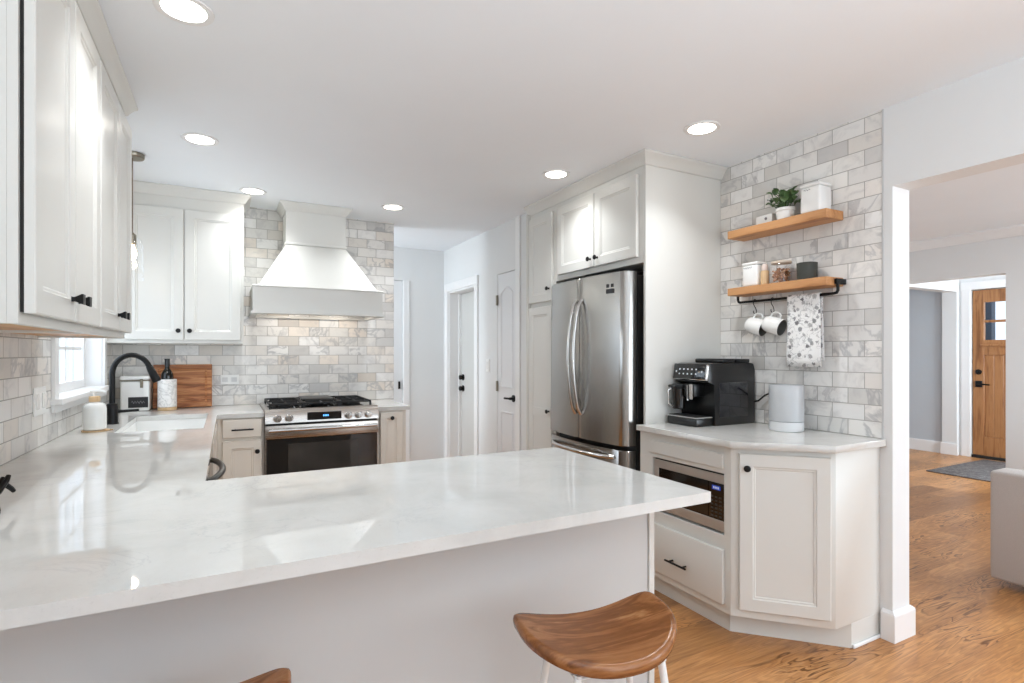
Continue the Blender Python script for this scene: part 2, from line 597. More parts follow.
k = N('marble_cooler', 0.25)
pc = k.objc()
vv = k.m('ABSOLUTE', k.m('SUBTRACT', k.noise(pc, 14, 5, 0.6, 1.5), 0.5))
k.color(k.ramp(vv, [(0.0, (206, 204, 202)), (0.05, (238, 236, 233)), (0.3, (242, 240, 238))]))
M_MARBLE = k.mat

k = N('leaf_green', 0.4)
k.color(k.ramp(k.noise(k.objc(), 30, 2), [(0.3, (50, 78, 40)), (0.55, (80, 110, 66)), (0.75, (126, 152, 108))]))
M_LEAF = k.mat

k = N('nut_brown', 0.6)
k.color(k.ramp(k.noise(k.objc(), 60, 2), [(0.3, (128, 76, 46)), (0.6, (196, 146, 106)), (0.75, (226, 196, 164))]))
M_NUTS = k.mat

# ------------------------------------------------------------------ room shell
CEIL = 2.44
b = B(); b.box(-0.845, 9.2, -3.0, 6.6, -0.06, 0.0); struct('floor', b, M_FLOOR)
b = B(); b.box(-0.845, 9.2, -3.0, 6.6, CEIL, CEIL + 0.1); struct('ceiling', b, M_CEIL)

LX = -0.705           # left wall face
RY = 4.635            # range wall face
RX = 2.68             # right (shelf) wall face


def wall_y(x0, x1, y0, y1, holes):
    """a wall lying along y with openings (ya, yb, za, zb), as one mesh"""
    ys = sorted({y0, y1} | {h[0] for h in holes} | {h[1] for h in holes})
    zs = sorted({0.0, CEIL} | {h[2] for h in holes} | {h[3] for h in holes})
    q = B(); q.m = Matrix(((0, 0, 1, 0), (1, 0, 0, 0), (0, 1, 0, 0), (0, 0, 0, 1)))   # (y, z, x) -> world

    def inside(i, j):
        cy, cz = (ys[i] + ys[i + 1]) / 2, (zs[j] + zs[j + 1]) / 2
        return not any(h[0] < cy < h[1] and h[2] < cz < h[3] for h in holes)
    return q.slab(ys, zs, inside, x0, x1)


def wall_x(y0, y1, x0, x1, holes):
    xs = sorted({x0, x1} | {h[0] for h in holes} | {h[1] for h in holes})
    zs = sorted({0.0, CEIL} | {h[2] for h in holes} | {h[3] for h in holes})
    q = B(); q.m = Matrix(((1, 0, 0, 0), (0, 0, 1, 0), (0, 1, 0, 0), (0, 0, 0, 1)))   # (x, z, y) -> world

    def inside(i, j):
        cx, cz = (xs[i] + xs[i + 1]) / 2, (zs[j] + zs[j + 1]) / 2
        return not any(h[0] < cx < h[1] and h[2] < cz < h[3] for h in holes)
    return q.slab(xs, zs, inside, y0, y1)


WIN = (3.19, 4.25, 1.10, 2.05)
struct('wall_left', wall_y(LX - 0.14, LX - 0.008, -3.0, 6.0, [WIN, (4.9, 5.5, 0.95, 2.05)]), M_WALL)
struct('wall_back', wall_x(RY + 0.008, RY + 0.12, LX - 0.008, 1.281, []), M_WALL)
struct('wall_right', wall_y(RX + 0.008, RX + 0.14, -3.0, 3.66, [(-1.3, 1.367, 0.0, 2.073)]), M_WALL)
b = B(); b.box(RX, RX + 0.008, -3.0, 1.405, 2.073, CEIL); b.box(RX, RX + 0.008, 1.367, 1.405, 0, 2.073); struct('wall_right_face', b, M_WALL)
struct('wall_dining', wall_x(-3.0, -2.88, LX - 0.14, RX + 0.14, [(0.45, 2.55, 0.05, 2.3)]), M_WALL)
# back hall
HX = 2.125
DR = (4.79, 5.50, 0.0, 1.975)
struct('wall_hall_right', wall_y(HX, HX + 0.17, 3.70, 5.65, [DR, (3.95, 4.307, 0.0, 2.01)]), M_WALL)
b = B(); b.box(HX, RX + 0.14, 3.662, 3.70, 0, CEIL); struct('wall_hall_side', b, M_WALL)
struct('wall_hall_end', wall_x(5.65, 5.75, LX - 0.14, 3.2, [(0.95, 1.66, 0.0, 2.09)]), M_WALL)
b = B(); b.box(HX + 0.75, HX + 0.85, 3.70, 5.65, 0, CEIL); struct('wall_hall_closet', b, M_WALL)
# living room and foyer
struct('wall_living', wall_y(6.22, 6.36, -3.0, 3.95, [(2.235, 3.85, 0.0, 2.035)]), M_WALL)
b = B(); b.box(RX + 0.14, 6.36, 3.95, 4.07, 0, CEIL); struct('wall_living_end', b, M_WALL)
struct('wall_living_window', wall_x(-3.0, -2.88, RX + 0.14, 6.36, [(3.5, 5.7, 0.45, 2.15)]), M_WALL)
FX = 8.32
struct('wall_foyer', wall_y(FX, FX + 0.12, 0.5, 3.55, [(2.40, 3.335, 0.0, 2.11)]), M_WALL)
struct('wall_foyer_side', wall_x(0.5, 0.6, 6.36, FX + 0.12, [(6.8, 7.8, 0.8, 2.2)]), M_WALL)
b = B(); b.box(FX - 0.02, FX + 0.12, 3.55, 6.2, 0, CEIL); struct('wall_foyer_hall', b, M_GREYW)
b = B(); b.box(FX - 0.06, FX, 3.46, 3.62, 0, CEIL); struct('wall_foyer_stub', b, M_WALL)
b = B(); b.box(6.36, FX - 0.06, 3.46, 3.60, 2.10, CEIL); struct('wall_foyer_header', b, M_WALL)
b = B(); b.box(6.36, FX, 6.2, 6.3, 0, CEIL); struct('wall_foyer_end', b, M_GREYW)

# marble tile faces
b = B(); b.box(LX, 1.281, RY, RY + 0.008, 0.9, CEIL); struct('wall_back_tile', b, M_TILE_X)
q = wall_y(LX - 0.008, LX, 1.3, RY + 0.008, [WIN])
q2 = B()
for a_, b_, c_, d_ in ((1.3, 3.19, 0.9, 1.6), (4.25, RY + 0.008, 0.9, 1.6), (3.19, 4.25, 0.9, 1.10)):
    q2.box(LX - 0.008, LX, a_, b_, c_, d_)
struct('wall_left_tile', q2, M_TILE_L)
b = B(); b.box(LX - 0.008, LX, -3.0, 1.3, 0, CEIL); b.box(LX - 0.008, LX, 1.3, RY, 0, 0.9); b.box(LX - 0.008, LX, 1.3, 3.19, 1.6, CEIL); b.box(LX - 0.008, LX, 4.25, RY, 1.6, CEIL); b.box(LX - 0.008, LX, 3.19, 4.25, 2.05, CEIL)
struct('wall_left_face', b, M_WALL)
b = B(); b.box(RX, RX + 0.008, 1.412, 3.66, 0.885, CEIL); struct('wall_right_tile', b, M_TILE_R)
b = B(); b.box(RX, RX + 0.008, 1.405, 3.66, 0.0, 0.884); struct('wall_right_base', b, M_WALL)
b = B(); b.box(RX - 0.003, RX + 0.008, 1.404, 1.412, 0.885, CEIL, 0.001); struct('trim_1', b, paint('tile_edge_grey', (196, 196, 196), 0.35))

# baseboards
def base_y(name, x, side, y0, y1, h=0.13, t=0.016):
    b = B(); xa, xb = sorted((x, x + side * t))
    b.box(xa, xb, y0, y1, 0, h - 0.012)
    b.box(*sorted((x, x + side * t * 0.55)), y0, y1, h - 0.012, h)
    return struct(name, b, M_TRIM)


def base_x(name, y, side, x0, x1, h=0.13, t=0.016):
    b = B(); ya, yb = sorted((y, y + side * t))
    b.box(x0, x1, ya, yb, 0, h - 0.012)
    b.box(x0, x1, *sorted((y, y + side * t * 0.55)), h - 0.012, h)
    return struct(name, b, M_TRIM)


b = B()      # plinth wrapped round the wall end by the opening
b.prism([(RX - 0.018, 1.408), (RX - 0.018, 1.349), (RX + 0.158, 1.349), (RX + 0.158, 1.367), (RX + 0.0, 1.367), (RX + 0.0, 1.408)], 0, 0.118)
rings = [[(RX - o, 1.408, z), (RX - o, 1.367 - o, z), (RX + 0.14 + o, 1.367 - o, z), (RX + 0.14 + o, 1.408, z)] for o, z in ((0.018, 0.118), (0.016, 0.126), (0.004, 0.136), (0.0, 0.136))]
b.loft(rings, False, True)
struct('baseboard_column', b, M_TRIM)
base_x('baseboard_hall', 5.65, -1, 1.74, HX)
base_y('baseboard_hall_right', HX, -1, 4.307 + 0.09, 4.70)
base_y('baseboard_living', 6.22, -1, -2.88, 2.235)
base_y('baseboard_foyer', FX - 0.02, -1, 3.62, 6.2, 0.15)
base_x('baseboard_living_end', 3.95, -1, RX + 0.14, 6.22)
b = B(); b.box(FX - 0.077, FX - 0.06, 3.445, 3.636, 0, 0.15, 0.003); struct('baseboard_foyer_stub', b, M_TRIM)
# living room crown moulding
b = B()
b.m = None
prof = [(0, 0), (0, 0.085), (0.02, 0.085), (0.03, 0.07), (0.06, 0.03), (0.075, 0.02), (0.075, 0)]
rings = [[(6.22 - dx, y, CEIL - dz) for dx, dz in prof] for y in (-2.88, 3.95)]
b.loft(rings); struct('trim_2', b, M_TRIM)


# ------------------------------------------------------------------ windows and doors of the room
w = obj('window_1', B().box(LX - 0.125, LX - 0.085, WIN[0] + 0.0, WIN[0] + 0.045, WIN[2], WIN[3]).box(LX - 0.125, LX - 0.085, WIN[1] - 0.045, WIN[1], WIN[2], WIN[3])
        .box(LX - 0.125, LX - 0.085, WIN[0] + 0.045, WIN[1] - 0.045, WIN[2], WIN[2] + 0.05).box(LX - 0.125, LX - 0.085, WIN[0] + 0.045, WIN[1] - 0.045, WIN[3] - 0.05, WIN[3]), M_TRIM)
w['kind'] = 'structure'
b = B()
ya, yb = WIN[0] + 0.045, WIN[1] - 0.045
for y in (ya + 0.22, ya + 0.44, (ya + yb) / 2 + 0.12, yb - 0.20):
    b.box(LX - 0.113, LX - 0.097, y - 0.008, y + 0.008, WIN[2] + 0.05, WIN[3] - 0.05)
for z in (1.28 + 0.06, 1.575, 1.81):
    b.box(LX - 0.113, LX - 0.097, ya, yb, z - 0.009, z + 0.009)
obj('muntins', b, M_TRIM, w)
obj('glass_pane', B().box(LX - 0.107, LX - 0.103, ya, yb, WIN[2] + 0.05, WIN[3] - 0.05), M_PANE, w)
b = B()
for y0, y1, z0, z1 in ((WIN[0] - 0.06, WIN[0], 1.10, 2.12), (WIN[1], WIN[1] + 0.07, 1.10, 2.12), (WIN[0] - 0.06, WIN[1] + 0.07, 2.05, 2.12)):
    b.box(LX, LX + 0.016, y0, y1, z0, z1, 0.002)
obj('casing', b, M_TRIM, w)
b = B(); b.box(LX - 0.085, LX + 0.045, WIN[0] - 0.075, WIN[1] + 0.095, 1.078, 1.104, 0.004, 2); b.box(LX, LX + 0.014, WIN[0] - 0.06, WIN[1] + 0.07, 1.040, 1.078, 0.002)
obj('window_sill', b, M_TRIM, w)
b = B()
for y0, y1 in ((WIN[0], WIN[0] + 0.004), (WIN[1] - 0.004, WIN[1])):
    b.box(LX - 0.085, LX, y0, y1, 1.10, 2.05)
b.box(LX - 0.085, LX, WIN[0], WIN[1], 2.046, 2.05)
obj('jamb', b, M_TRIM, w)

# unseen windows that let the daylight in
for nm, bx in (('window_2', [(0.45, 2.55, 0.05, 2.3)]), ('window_3', [(3.5, 5.7, 0.45, 2.15)])):
    x0, x1, z0, z1 = bx[0]
    b = B()
    for xa in (x0, (x0 + x1) / 2 - 0.03, x1 - 0.06):
        b.box(xa, xa + 0.06, -2.96, -2.91, z0, z1)
    b.box(x0, x1, -2.96, -2.91, z0, z0 + 0.07); b.box(x0, x1, -2.96, -2.91, z1 - 0.07, z1)
    o = struct(nm, b, M_TRIM)
    obj('glass_pane', B().box(x0 + 0.06, x1 - 0.06, -2.938, -2.932, z0 + 0.07, z1 - 0.07), M_PANE, o)

# door_1: flush white door with two black locks, set back in its jamb
def casing_y(b, x, ya, yb, h, w=0.085, t=0.018):
    b.box(x - t, x, ya - w, ya, 0, h + w, 0.003)
    b.box(x - t, x, yb, yb + w, 0, h + w, 0.003)
    b.box(x - t - 0.004, x, ya - w - 0.006, yb + w + 0.006, h + 0.0, h + w + 0.01, 0.003)


d = struct('door_1', B().box(HX + 0.135, HX + 0.170, DR[0], DR[1], 0.005, DR[3] - 0.02, 0.002), paint('grey_white_door', (206, 206, 203), 0.4))
b = B(); casing_y(b, HX, DR[0], DR[1], DR[3], 0.075); obj('casing', b, M_TRIM, d)
b = B()
b.box(HX, HX + 0.135, DR[1] - 0.018, DR[1], 0, DR[3]); b.box(HX, HX + 0.135, DR[0], DR[0] + 0.018, 0, DR[3]); b.box(HX, HX + 0.135, DR[0] + 0.018, DR[1] - 0.018, DR[3] - 0.018, DR[3])
b.box(HX + 0.105, HX + 0.135, DR[1] - 0.035, DR[1] - 0.018, 0, DR[3] - 0.018)
obj('jamb', b, M_TRIM, d)
for z, nm in ((1.05, 'deadbolt'), (0.93, 'door_knob')):
    b = B(); b.m = Matrix.Translation((HX + 0.135, DR[1] - 0.085, z)) @ Matrix.Rotation(-PI / 2, 4, 'Y')
    b.lathe([(0.034, 0), (0.034, 0.008), (0.02, 0.012), (0.026, 0.03), (0.024, 0.045), (0.0, 0.05)], n=16)
    obj(nm, b, M_BLACK, d)

# door_2: narrow panelled closet door with an arched upper panel, black hinges and lever
P2 = (3.95, 4.307, 2.01)
b = B()
b.box(HX + 0.004, HX + 0.036, P2[0] + 0.003, P2[1] - 0.003, 0.008, P2[2] - 0.004, 0.002)
d = struct('door_2', b, M_DOORW)
# raised mouldings of the two panels
def arch(y0, y1, z0, z1, rise):
    pts = [(y0, z0), (y1, z0), (y1, z1)]
    for i in range(1, 12):
        t = i / 12; y = y1 + (y0 - y1) * t
        pts.append((y, z1 + rise * math.sin(PI * t)))
    pts.append((y0, z1))
    return pts


b = B()
for y0, y1, z0, z1, rise in ((P2[0] + 0.075, P2[1] - 0.075, 1.02, 1.83, 0.05), (P2[0] + 0.075, P2[1] - 0.075, 0.18, 0.80, 0.0)):
    pts = arch(y0, y1, z0, z1, rise)
    b.tube([(HX + 0.004, y, z) for y, z in pts], 0.009, 6, close=True)
obj('panel_moulding', b, M_DOORW, d)
b = B(); b.box(HX - 0.014, HX, P2[0] - 0.075, P2[0] - 0.002, 0, CEIL - 0.001, 0.003); obj('casing', b, M_TRIM, d)
for z in (1.78, 1.02, 0.25):
    obj('hinge', B().box(HX - 0.012, HX + 0.004, P2[1] - 0.012, P2[1] + 0.012, z - 0.045, z + 0.045, 0.002), M_NICKEL, d)
b = B(); b.m = Matrix.Translation((HX + 0.004, P2[0] + 0.055, 0.93)) @ Matrix.Rotation(-PI / 2, 4, 'Y')
b.lathe([(0.03, 0), (0.03, 0.008), (0.012, 0.012), (0.012, 0.04)], n=16)
b.m = None; b.tube([(HX - 0.036, P2[0] + 0.055, 0.93), (HX - 0.04, P2[0] + 0.09, 0.93), (HX - 0.036, P2[0] + 0.15, 0.928)], 0.009, 8)
obj('door_lever', b, M_BLACK, d)

# door_4: white door at the end of the hall, partly behind the tiled wall
b = B(); b.box(0.97, 1.655, 5.665, 5.70, 0.005, 2.08, 0.002); d = struct('door_4', b, M_DOORW)
b = B()
b.box(1.66, 1.73, 5.638, 5.65, 0, 2.09, 0.003); b.box(0.88, 0.95, 5.638, 5.65, 0, 2.09, 0.003)
obj('casing', b, M_TRIM, d)
obj('latch', B().box(1.612, 1.632, 5.645, 5.665, 0.93, 1.01, 0.003), M_BLACK, d)

# door_3: knotty wood front door with lites
FD = (2.41, 3.325, 0.035, 2.10)
W = FD[1] - FD[0]
b = B()
fxa, fxb = FX + 0.02, FX + 0.062
st = 0.117
lz0, lz1 = 1.475, 1.945
b.box(fxa, fxb, FD[0], FD[0] + st, FD[2], FD[3], 0.003); b.box(fxa, fxb, FD[1] - st, FD[1], FD[2], FD[3], 0.003)
b.box(fxa, fxb, FD[0] + st, FD[1] - st, lz1, FD[3]); b.box(fxa, fxb, FD[0] + st, FD[1] - st, 1.29, lz0)
b.box(fxa, fxb, FD[0] + st, FD[1] - st, FD[2], 0.27)
cy = (FD[0] + FD[1]) / 2
b.box(fxa, fxb, cy - 0.06, cy + 0.06, 0.27, 1.29)
d = struct('door_3', b, M_ALDER)
b = B()
for y0, y1 in ((FD[0] + st, cy - 0.06), (cy + 0.06, FD[1] - st)):
    n = 3
    for i in range(n):
        a = y0 + (y1 - y0) * i / n; e = y0 + (y1 - y0) * (i + 1) / n
        b.box(fxa + 0.014, fxb - 0.014, a + 0.001, e - 0.001, 0.27, 1.29, 0.003)
obj('door_panel', b, M_ALDER, d)
b = B()
for i in (1, 2):
    y = FD[0] + st + (W - 2 * st) * i / 3
    b.box(fxa + 0.005, fxb - 0.005, y - 0.014, y + 0.014, lz0, lz1)
b.box(fxa + 0.005, fxb - 0.005, FD[0] + st, FD[1] - st, 1.692, 1.722)
obj('muntins', b, M_ALDER, d)
obj('glass_pane', B().box(fxa + 0.018, fxb - 0.02, FD[0] + st, FD[1] - st, lz0, lz1), M_PANE, d)
b = B(); b.box(fxa - 0.02, fxa, FD[0] + st - 0.03, FD[1] - st + 0.03, 1.395, 1.42, 0.003); obj('door_shelf', b, M_ALDER, d)
b = B(); b.box(FX - 0.018, FX, FD[1] + 0.01, FD[1] + 0.105, 0, 2.20, 0.003); b.box(FX - 0.018, FX, FD[0] - 0.105, FD[0] - 0.01, 0, 2.20, 0.003); b.box(FX - 0.02, FX, FD[0] - 0.11, FD[1] + 0.11, 2.11, 2.21, 0.003)
obj('casing', b, M_TRIM, d)
obj('threshold', B().box(FX - 0.01, FX + 0.12, FD[0], FD[1], 0, 0.034, 0.003), M_GAP, d)
b = B(); b.m = Matrix.Translation((fxa, FD[1] - 0.062, 1.075)) @ Matrix.Rotation(-PI / 2, 4, 'Y')
b.lathe([(0.033, 0), (0.033, 0.01), (0.022, 0.014), (0.022, 0.025), (0.0, 0.026)], n=18); obj('deadbolt', b, M_BLACK, d)
b = B(); b.box(fxa - 0.012, fxa, FD[1] - 0.10, FD[1] - 0.03, 0.885, 0.965, 0.003); b.tube([(fxa - 0.01, FD[1] - 0.065, 0.925), (fxa - 0.05, FD[1] - 0.065, 0.925), (fxa - 0.052, FD[1] - 0.19, 0.92)], 0.010, 8)
obj('door_lever', b, M_BLACK, d)

# what stands outside the front door and the sink window
b = B(); b.box(9.2, 20, -8, 16, -0.2, -0.05); struct('exterior_ground', b, paint('lawn', (96, 112, 80), 0.9, 0.3))
b = B(); b.box(10.0, 10.14, 3.76, 3.90, -0.05, 3.2, 0.01); struct('exterior_porch_post', b, paint('porch_post_blue', (62, 76, 96), 0.5))


# ------------------------------------------------------------------ cabinet helpers
def knob_bm(px, pz, T, style='round', t=0.02):
    """knob standing out of a door front (local -y)"""
    b = B()
    b.m = T @ Matrix.Translation((px, -t, pz)) @ Matrix.Rotation(PI / 2, 4, 'X')
    if style == 'round':
        b.lathe([(0.008, 0), (0.006, 0.004), (0.005, 0.012), (0.013, 0.018), (0.0155, 0.023), (0.013, 0.028), (0.0, 0.030)], n=16)
    else:    # square flared knob
        for q in ([(0.007, 0), (0.006, 0.006), (0.008, 0.012), (0.014, 0.024), (0.014, 0.028), (0.0, 0.029)],):
            rings = [[(r * sx, r * sy, z) for sx, sy in ((-1, -1), (1, -1), (1, 1), (-1, 1))] for r, z in q]
            b.loft(rings)
    return b


def door(parent, origin, ang, w, h, knob=None, style='round', mat=None, t=0.02, fr=0.057, name='door'):
    """origin: lower left corner of the door's back as seen by someone facing it"""
    T = rotz(ang, origin)
    b = B(); b.m = T; b.shaker(w, h, t, fr)
    o = obj(name, b, mat or M_CAB, parent)
    if knob:
        obj('knob', knob_bm(knob[0], knob[1], T, style, t), M_BLACK, o)
    return o


def pull(parent, T, cx, cz, L, t=0.02):
    b = B(); b.m = T
    b.tube([(cx - L / 2, -t - 0.03, cz), (cx + L / 2, -t - 0.03, cz)], 0.0055, 8)
    for s in (-1, 1):
        b.tube([(cx + s * L * 0.32, -t, cz), (cx + s * L * 0.32, -t - 0.03, cz)], 0.0045, 8)
    return obj('handle', b, M_BLACK, parent)


CROWN = [(0.0, 0.0), (0.0, 0.058), (0.006, 0.058), (0.012, 0.052), (0.018, 0.040), (0.032, 0.020), (0.040, 0.014), (0.044, 0.010), (0.044, 0.0)]


def crown(path, name, mat, parent=None, zc=CEIL - 0.001, normals=None, k=1.0):
    """path: (x, y) corner points; outward offsets given per point as (nx, ny)"""
    b = B()
    rings = []
    for (x, y), (nx, ny) in zip(path, normals):
        rings.append([(x + nx * d * k, y + ny * d * k, zc - z * k) for d, z in CROWN])
    b.loft(rings)
    return obj(name, b, mat, parent)


# ------------------------------------------------------------------ wall cabinets over the sink run (left)
FXL = -0.408
units = [(1.56, 2.276), (2.279, 2.96)]
cab_lab = ['cream two-door wall cabinet on the sink wall, cut off by the picture edge',
           'cream two-door wall cabinet on the sink wall, just before the hanging glass pendant']
DZ0, DZ1 = 1.402, 2.315
splits = [((1.569, 1.924), (1.932, 2.268)), ((2.286, 2.636), (2.643, 2.948))]
for (y0, y1), lab, sp in zip(units, cab_lab, splits):
    t = thing('wall_cabinet', lab, 'cabinet', (LX, (y0 + y1) / 2, 1.378), 'wall cabinets along the sink wall')
    b = B(); b.box(LX + 0.001, FXL - 0.02, y0, y1, 1.392, 2.436)
    b.box(FXL - 0.02, FXL, y0, y1, 1.378, 2.436, 0.001)
    b.box(LX + 0.001, FXL - 0.02, y0, y0 + 0.018, 1.378, 1.392); b.box(LX + 0.001, FXL - 0.02, y1 - 0.018, y1, 1.378, 1.392)
    obj('body', b, M_CAB, t)
    obj('underside', B().box(LX + 0.001, FXL - 0.02, y0 + 0.018, y1 - 0.018, 1.386, 1.392), M_MAPLE, t)
    for i, (a, e) in enumerate(sp):
        # facing +x: seen from the room the left side is the low-y side
        kx = (e - a - 0.036) if i == 0 else 0.036
        b = B(); b.box(FXL + 0.0003, FXL + 0.0077, a + 0.003, e - 0.003, DZ0 + 0.003, DZ1 - 0.003); obj('door_gap_shade', b, M_GAP, t)  # near-black strip: the shade in the gap behind each door, put into colour
        door(t, (FXL + 0.008, a, DZ0), PI / 2, e - a, DZ1 - DZ0, (kx, 0.060), 'square')
c = crown([(LX + 0.001, 1.559), (FXL, 1.559), (FXL, 2.961), (LX + 0.001, 2.961)], 'trim_3', M_CAB, None, normals=[(0, -1), (1, -1), (1, 1), (0, 1)])
c['kind'] = 'structure'

# ------------------------------------------------------------------ wall cabinet beside the hood
t = thing('wall_cabinet', 'white two-door wall cabinet between the pendant and the range hood', 'cabinet', (-0.3, RY, 1.379))
FY = 4.31
b = B(); b.box(LX + 0.001, 0.104, FY, RY - 0.001, 1.379, 2.436, 0.001); obj('body', b, M_CAB, t)
for i, (a, e) in enumerate(((-0.592, -0.263), (-0.257, 0.083))):
    kx = (e - a - 0.03) if i == 0 else 0.03
    door(t, (a, FY - 0.001, 1.402), 0, e - a, 2.292 - 1.402, (kx, 0.062), 'round')
crown([(LX + 0.001, FY), (0.104, FY), (0.104, RY - 0.001)], 'crown_moulding', M_CAB, t, normals=[(0, -1), (1, -1), (1, 0)], k=1.1)

# ------------------------------------------------------------------ range hood
t = thing('range_hood', 'white tapered range hood on the marble tile above the stove', 'range hood', (0.604, RY, 1.59))
hx0, hx1, hy = 0.158, 1.052, 4.12
b = B()
yb_ = RY - 0.001
b.box(hx0, hx1, hy, hy + 0.02, 1.605, 1.775); b.box(hx0, hx0 + 0.02, hy + 0.02, yb_, 1.605, 1.775); b.box(hx1 - 0.02, hx1, hy + 0.02, yb_, 1.605, 1.775); obj('apron', b, M_CAB, t)
b = B(); 
pa = [(hx0 - 0.012, hy - 0.012), (hx1 + 0.012, hy - 0.012), (hx1 + 0.012, yb_), (hx0 - 0.012, yb_)]
pi_ = [(hx0 + 0.03, hy + 0.03), (hx1 - 0.03, hy + 0.03), (hx1 - 0.03, yb_ - 0.02), (hx0 + 0.03, yb_ - 0.02)]
b.loft([[(x, y, 1.606) for x, y in pi_], [(x, y, 1.606) for x, y in pa], [(x, y, 1.590) for x, y in pa], [(x + (0.004 if x < 0.6 else -0.004), y + (0.004 if y < 4.3 else 0), 1.587) for x, y in pa], [(x, y, 1.587) for x, y in pi_], [(x, y, 1.606) for x, y in pi_]], False, False); obj('bottom_trim', b, M_CAB, t)
b = B(); b.box(hx0 - 0.007, hx1 + 0.007, hy - 0.007, yb_, 1.774, 1.787, 0.003); obj('ledge_trim', b, M_CAB, t)
cx0, cx1, cy0 = 0.388, 0.820, 4.345
b = B()
b.loft([[(hx0 + 0.035, hy + 0.03, 1.787), (hx1 - 0.035, hy + 0.03, 1.787), (hx1 - 0.035, yb_, 1.787), (hx0 + 0.035, yb_, 1.787)],
        [(cx0 + 0.002, cy0 + 0.002, 2.125), (cx1 - 0.002, cy0 + 0.002, 2.125), (cx1 - 0.002, yb_, 2.125), (cx0 + 0.002, yb_, 2.125)]])
obj('canopy', b, M_CAB, t)
b = B(); b.box(cx0, cx1, cy0, yb_, 2.14, 2.436); obj('chimney', b, M_CAB, t)
b = B(); b.box(cx0 - 0.008, cx1 + 0.008, cy0 - 0.008, yb_, 2.125, 2.142, 0.004, 2); obj('neck_trim', b, M_CAB, t)
crown([(cx0, yb_), (cx0, cy0), (cx1, cy0), (cx1, yb_)], 'crown_moulding', M_CAB, t, normals=[(-1, 0), (-1, -1), (1, -1), (1, 0)], k=1.05)
b = B(); b.box(hx0 + 0.021, hx1 - 0.021, hy + 0.021, yb_ - 0.001, 1.700, 1.712); obj('vent_filter', b, M_STEELH, t)
M_HOODL = emit('hood_lamp_lens', (255, 240, 220), 0.6)
for x in (0.42, 0.79):
    b = B(); b.lathe([(0.030, 0.0), (0.030, 0.004), (0.0, 0.004)], (x, 4.42, 1.6955), 20); obj('hood_lamp', b, M_HOODL, t)
    l = bpy.data.lights.new('hood_lamp_light', 'AREA'); l.shape = 'DISK'; l.size = 0.06; l.energy = 0.8; l.color = (1.0, 0.90, 0.78)
    lo = bpy.data.objects.new('hood_lamp_light', l); COL.objects.link(lo); lo.parent = t; lo.location = (x - 0.604, 4.42 - RY, 1.692 - 1.59); lo['kind'] = 'helper'

# ------------------------------------------------------------------ counters
b = B()
SK = (-0.50, -0.112, 3.30, 4.085)
xs = [LX + 0.001, SK[0], SK[1], -0.060, 0.219, 1.228]
ys = [1.105, 1.932, SK[2], 3.975, SK[3], RY - 0.001]


def inc(i, j):
    x = (xs[i] + xs[i + 1]) / 2; y = (ys[j] + ys[j + 1]) / 2
    if SK[0] < x < SK[1] and SK[2] < y < SK[3]: return False
    if y < 1.932: return True
    if x < -0.06: return True
    return y > 3.975 and x < 0.219


b.slab(xs, ys, inc, 0.885, 0.915)
tag(obj('countertop', b, M_QUARTZ), 'long U-shaped white quartz countertop with the sink cut into it', 'countertop')
b = B(); b.box(0.981, 1.222, 3.975, RY - 0.001, 0.885, 0.915, 0.0015)
tag(obj('countertop', b, M_QUARTZ), 'short white quartz countertop beside the hall end of the stove', 'countertop')
b = B(); b.prism([(2.01, 2.333), (2.0, 1.69), (2.297, 1.393), (RX - 0.001, 1.393), (RX - 0.001, 2.333)], 0.885, 0.915, 0.0015)
tag(obj('countertop', b, M_QUARTZ), 'white quartz countertop with a clipped corner under the coffee machine', 'countertop')

# sink
b = B()
zt = 0.884
x0, x1, y0, y1 = SK[0] - 0.004, SK[1] + 0.004, SK[2] - 0.004, SK[3] + 0.004
rings = [[(x0 - 0.02, y0 - 0.02, zt), (x1 + 0.02, y0 - 0.02, zt), (x1 + 0.02, y1 + 0.02, zt), (x0 - 0.02, y1 + 0.02, zt)],
         [(x0, y0, zt), (x1, y0, zt), (x1, y1, zt), (x0, y1, zt)],
         [(x0 + 0.01, y0 + 0.01, zt - 0.19), (x1 - 0.01, y0 + 0.01, zt - 0.19), (x1 - 0.01, y1 - 0.01, zt - 0.19), (x0 + 0.01, y1 - 0.01, zt - 0.19)]]
outer = [[(x0 - 0.02, y0 - 0.02, z), (x1 + 0.02, y0 - 0.02, z), (x1 + 0.02, y1 + 0.02, z), (x0 - 0.02, y1 + 0.02, z)] for z in (zt - 0.21, zt)]
b.loft(outer, True, False); b.loft(rings, False, True)
t = thing('sink', 'white undermount kitchen sink below the black faucet', 'sink', (-0.3, 3.7, 0.67))
obj('basin', b, M_WENAMEL, t)
b = B(); b.lathe([(0.045, 0), (0.045, 0.003), (0.03, 0.004), (0.0, 0.004)], (-0.3, 3.7, zt - 0.19), 20); obj('drain', b, M_CHROME, t)

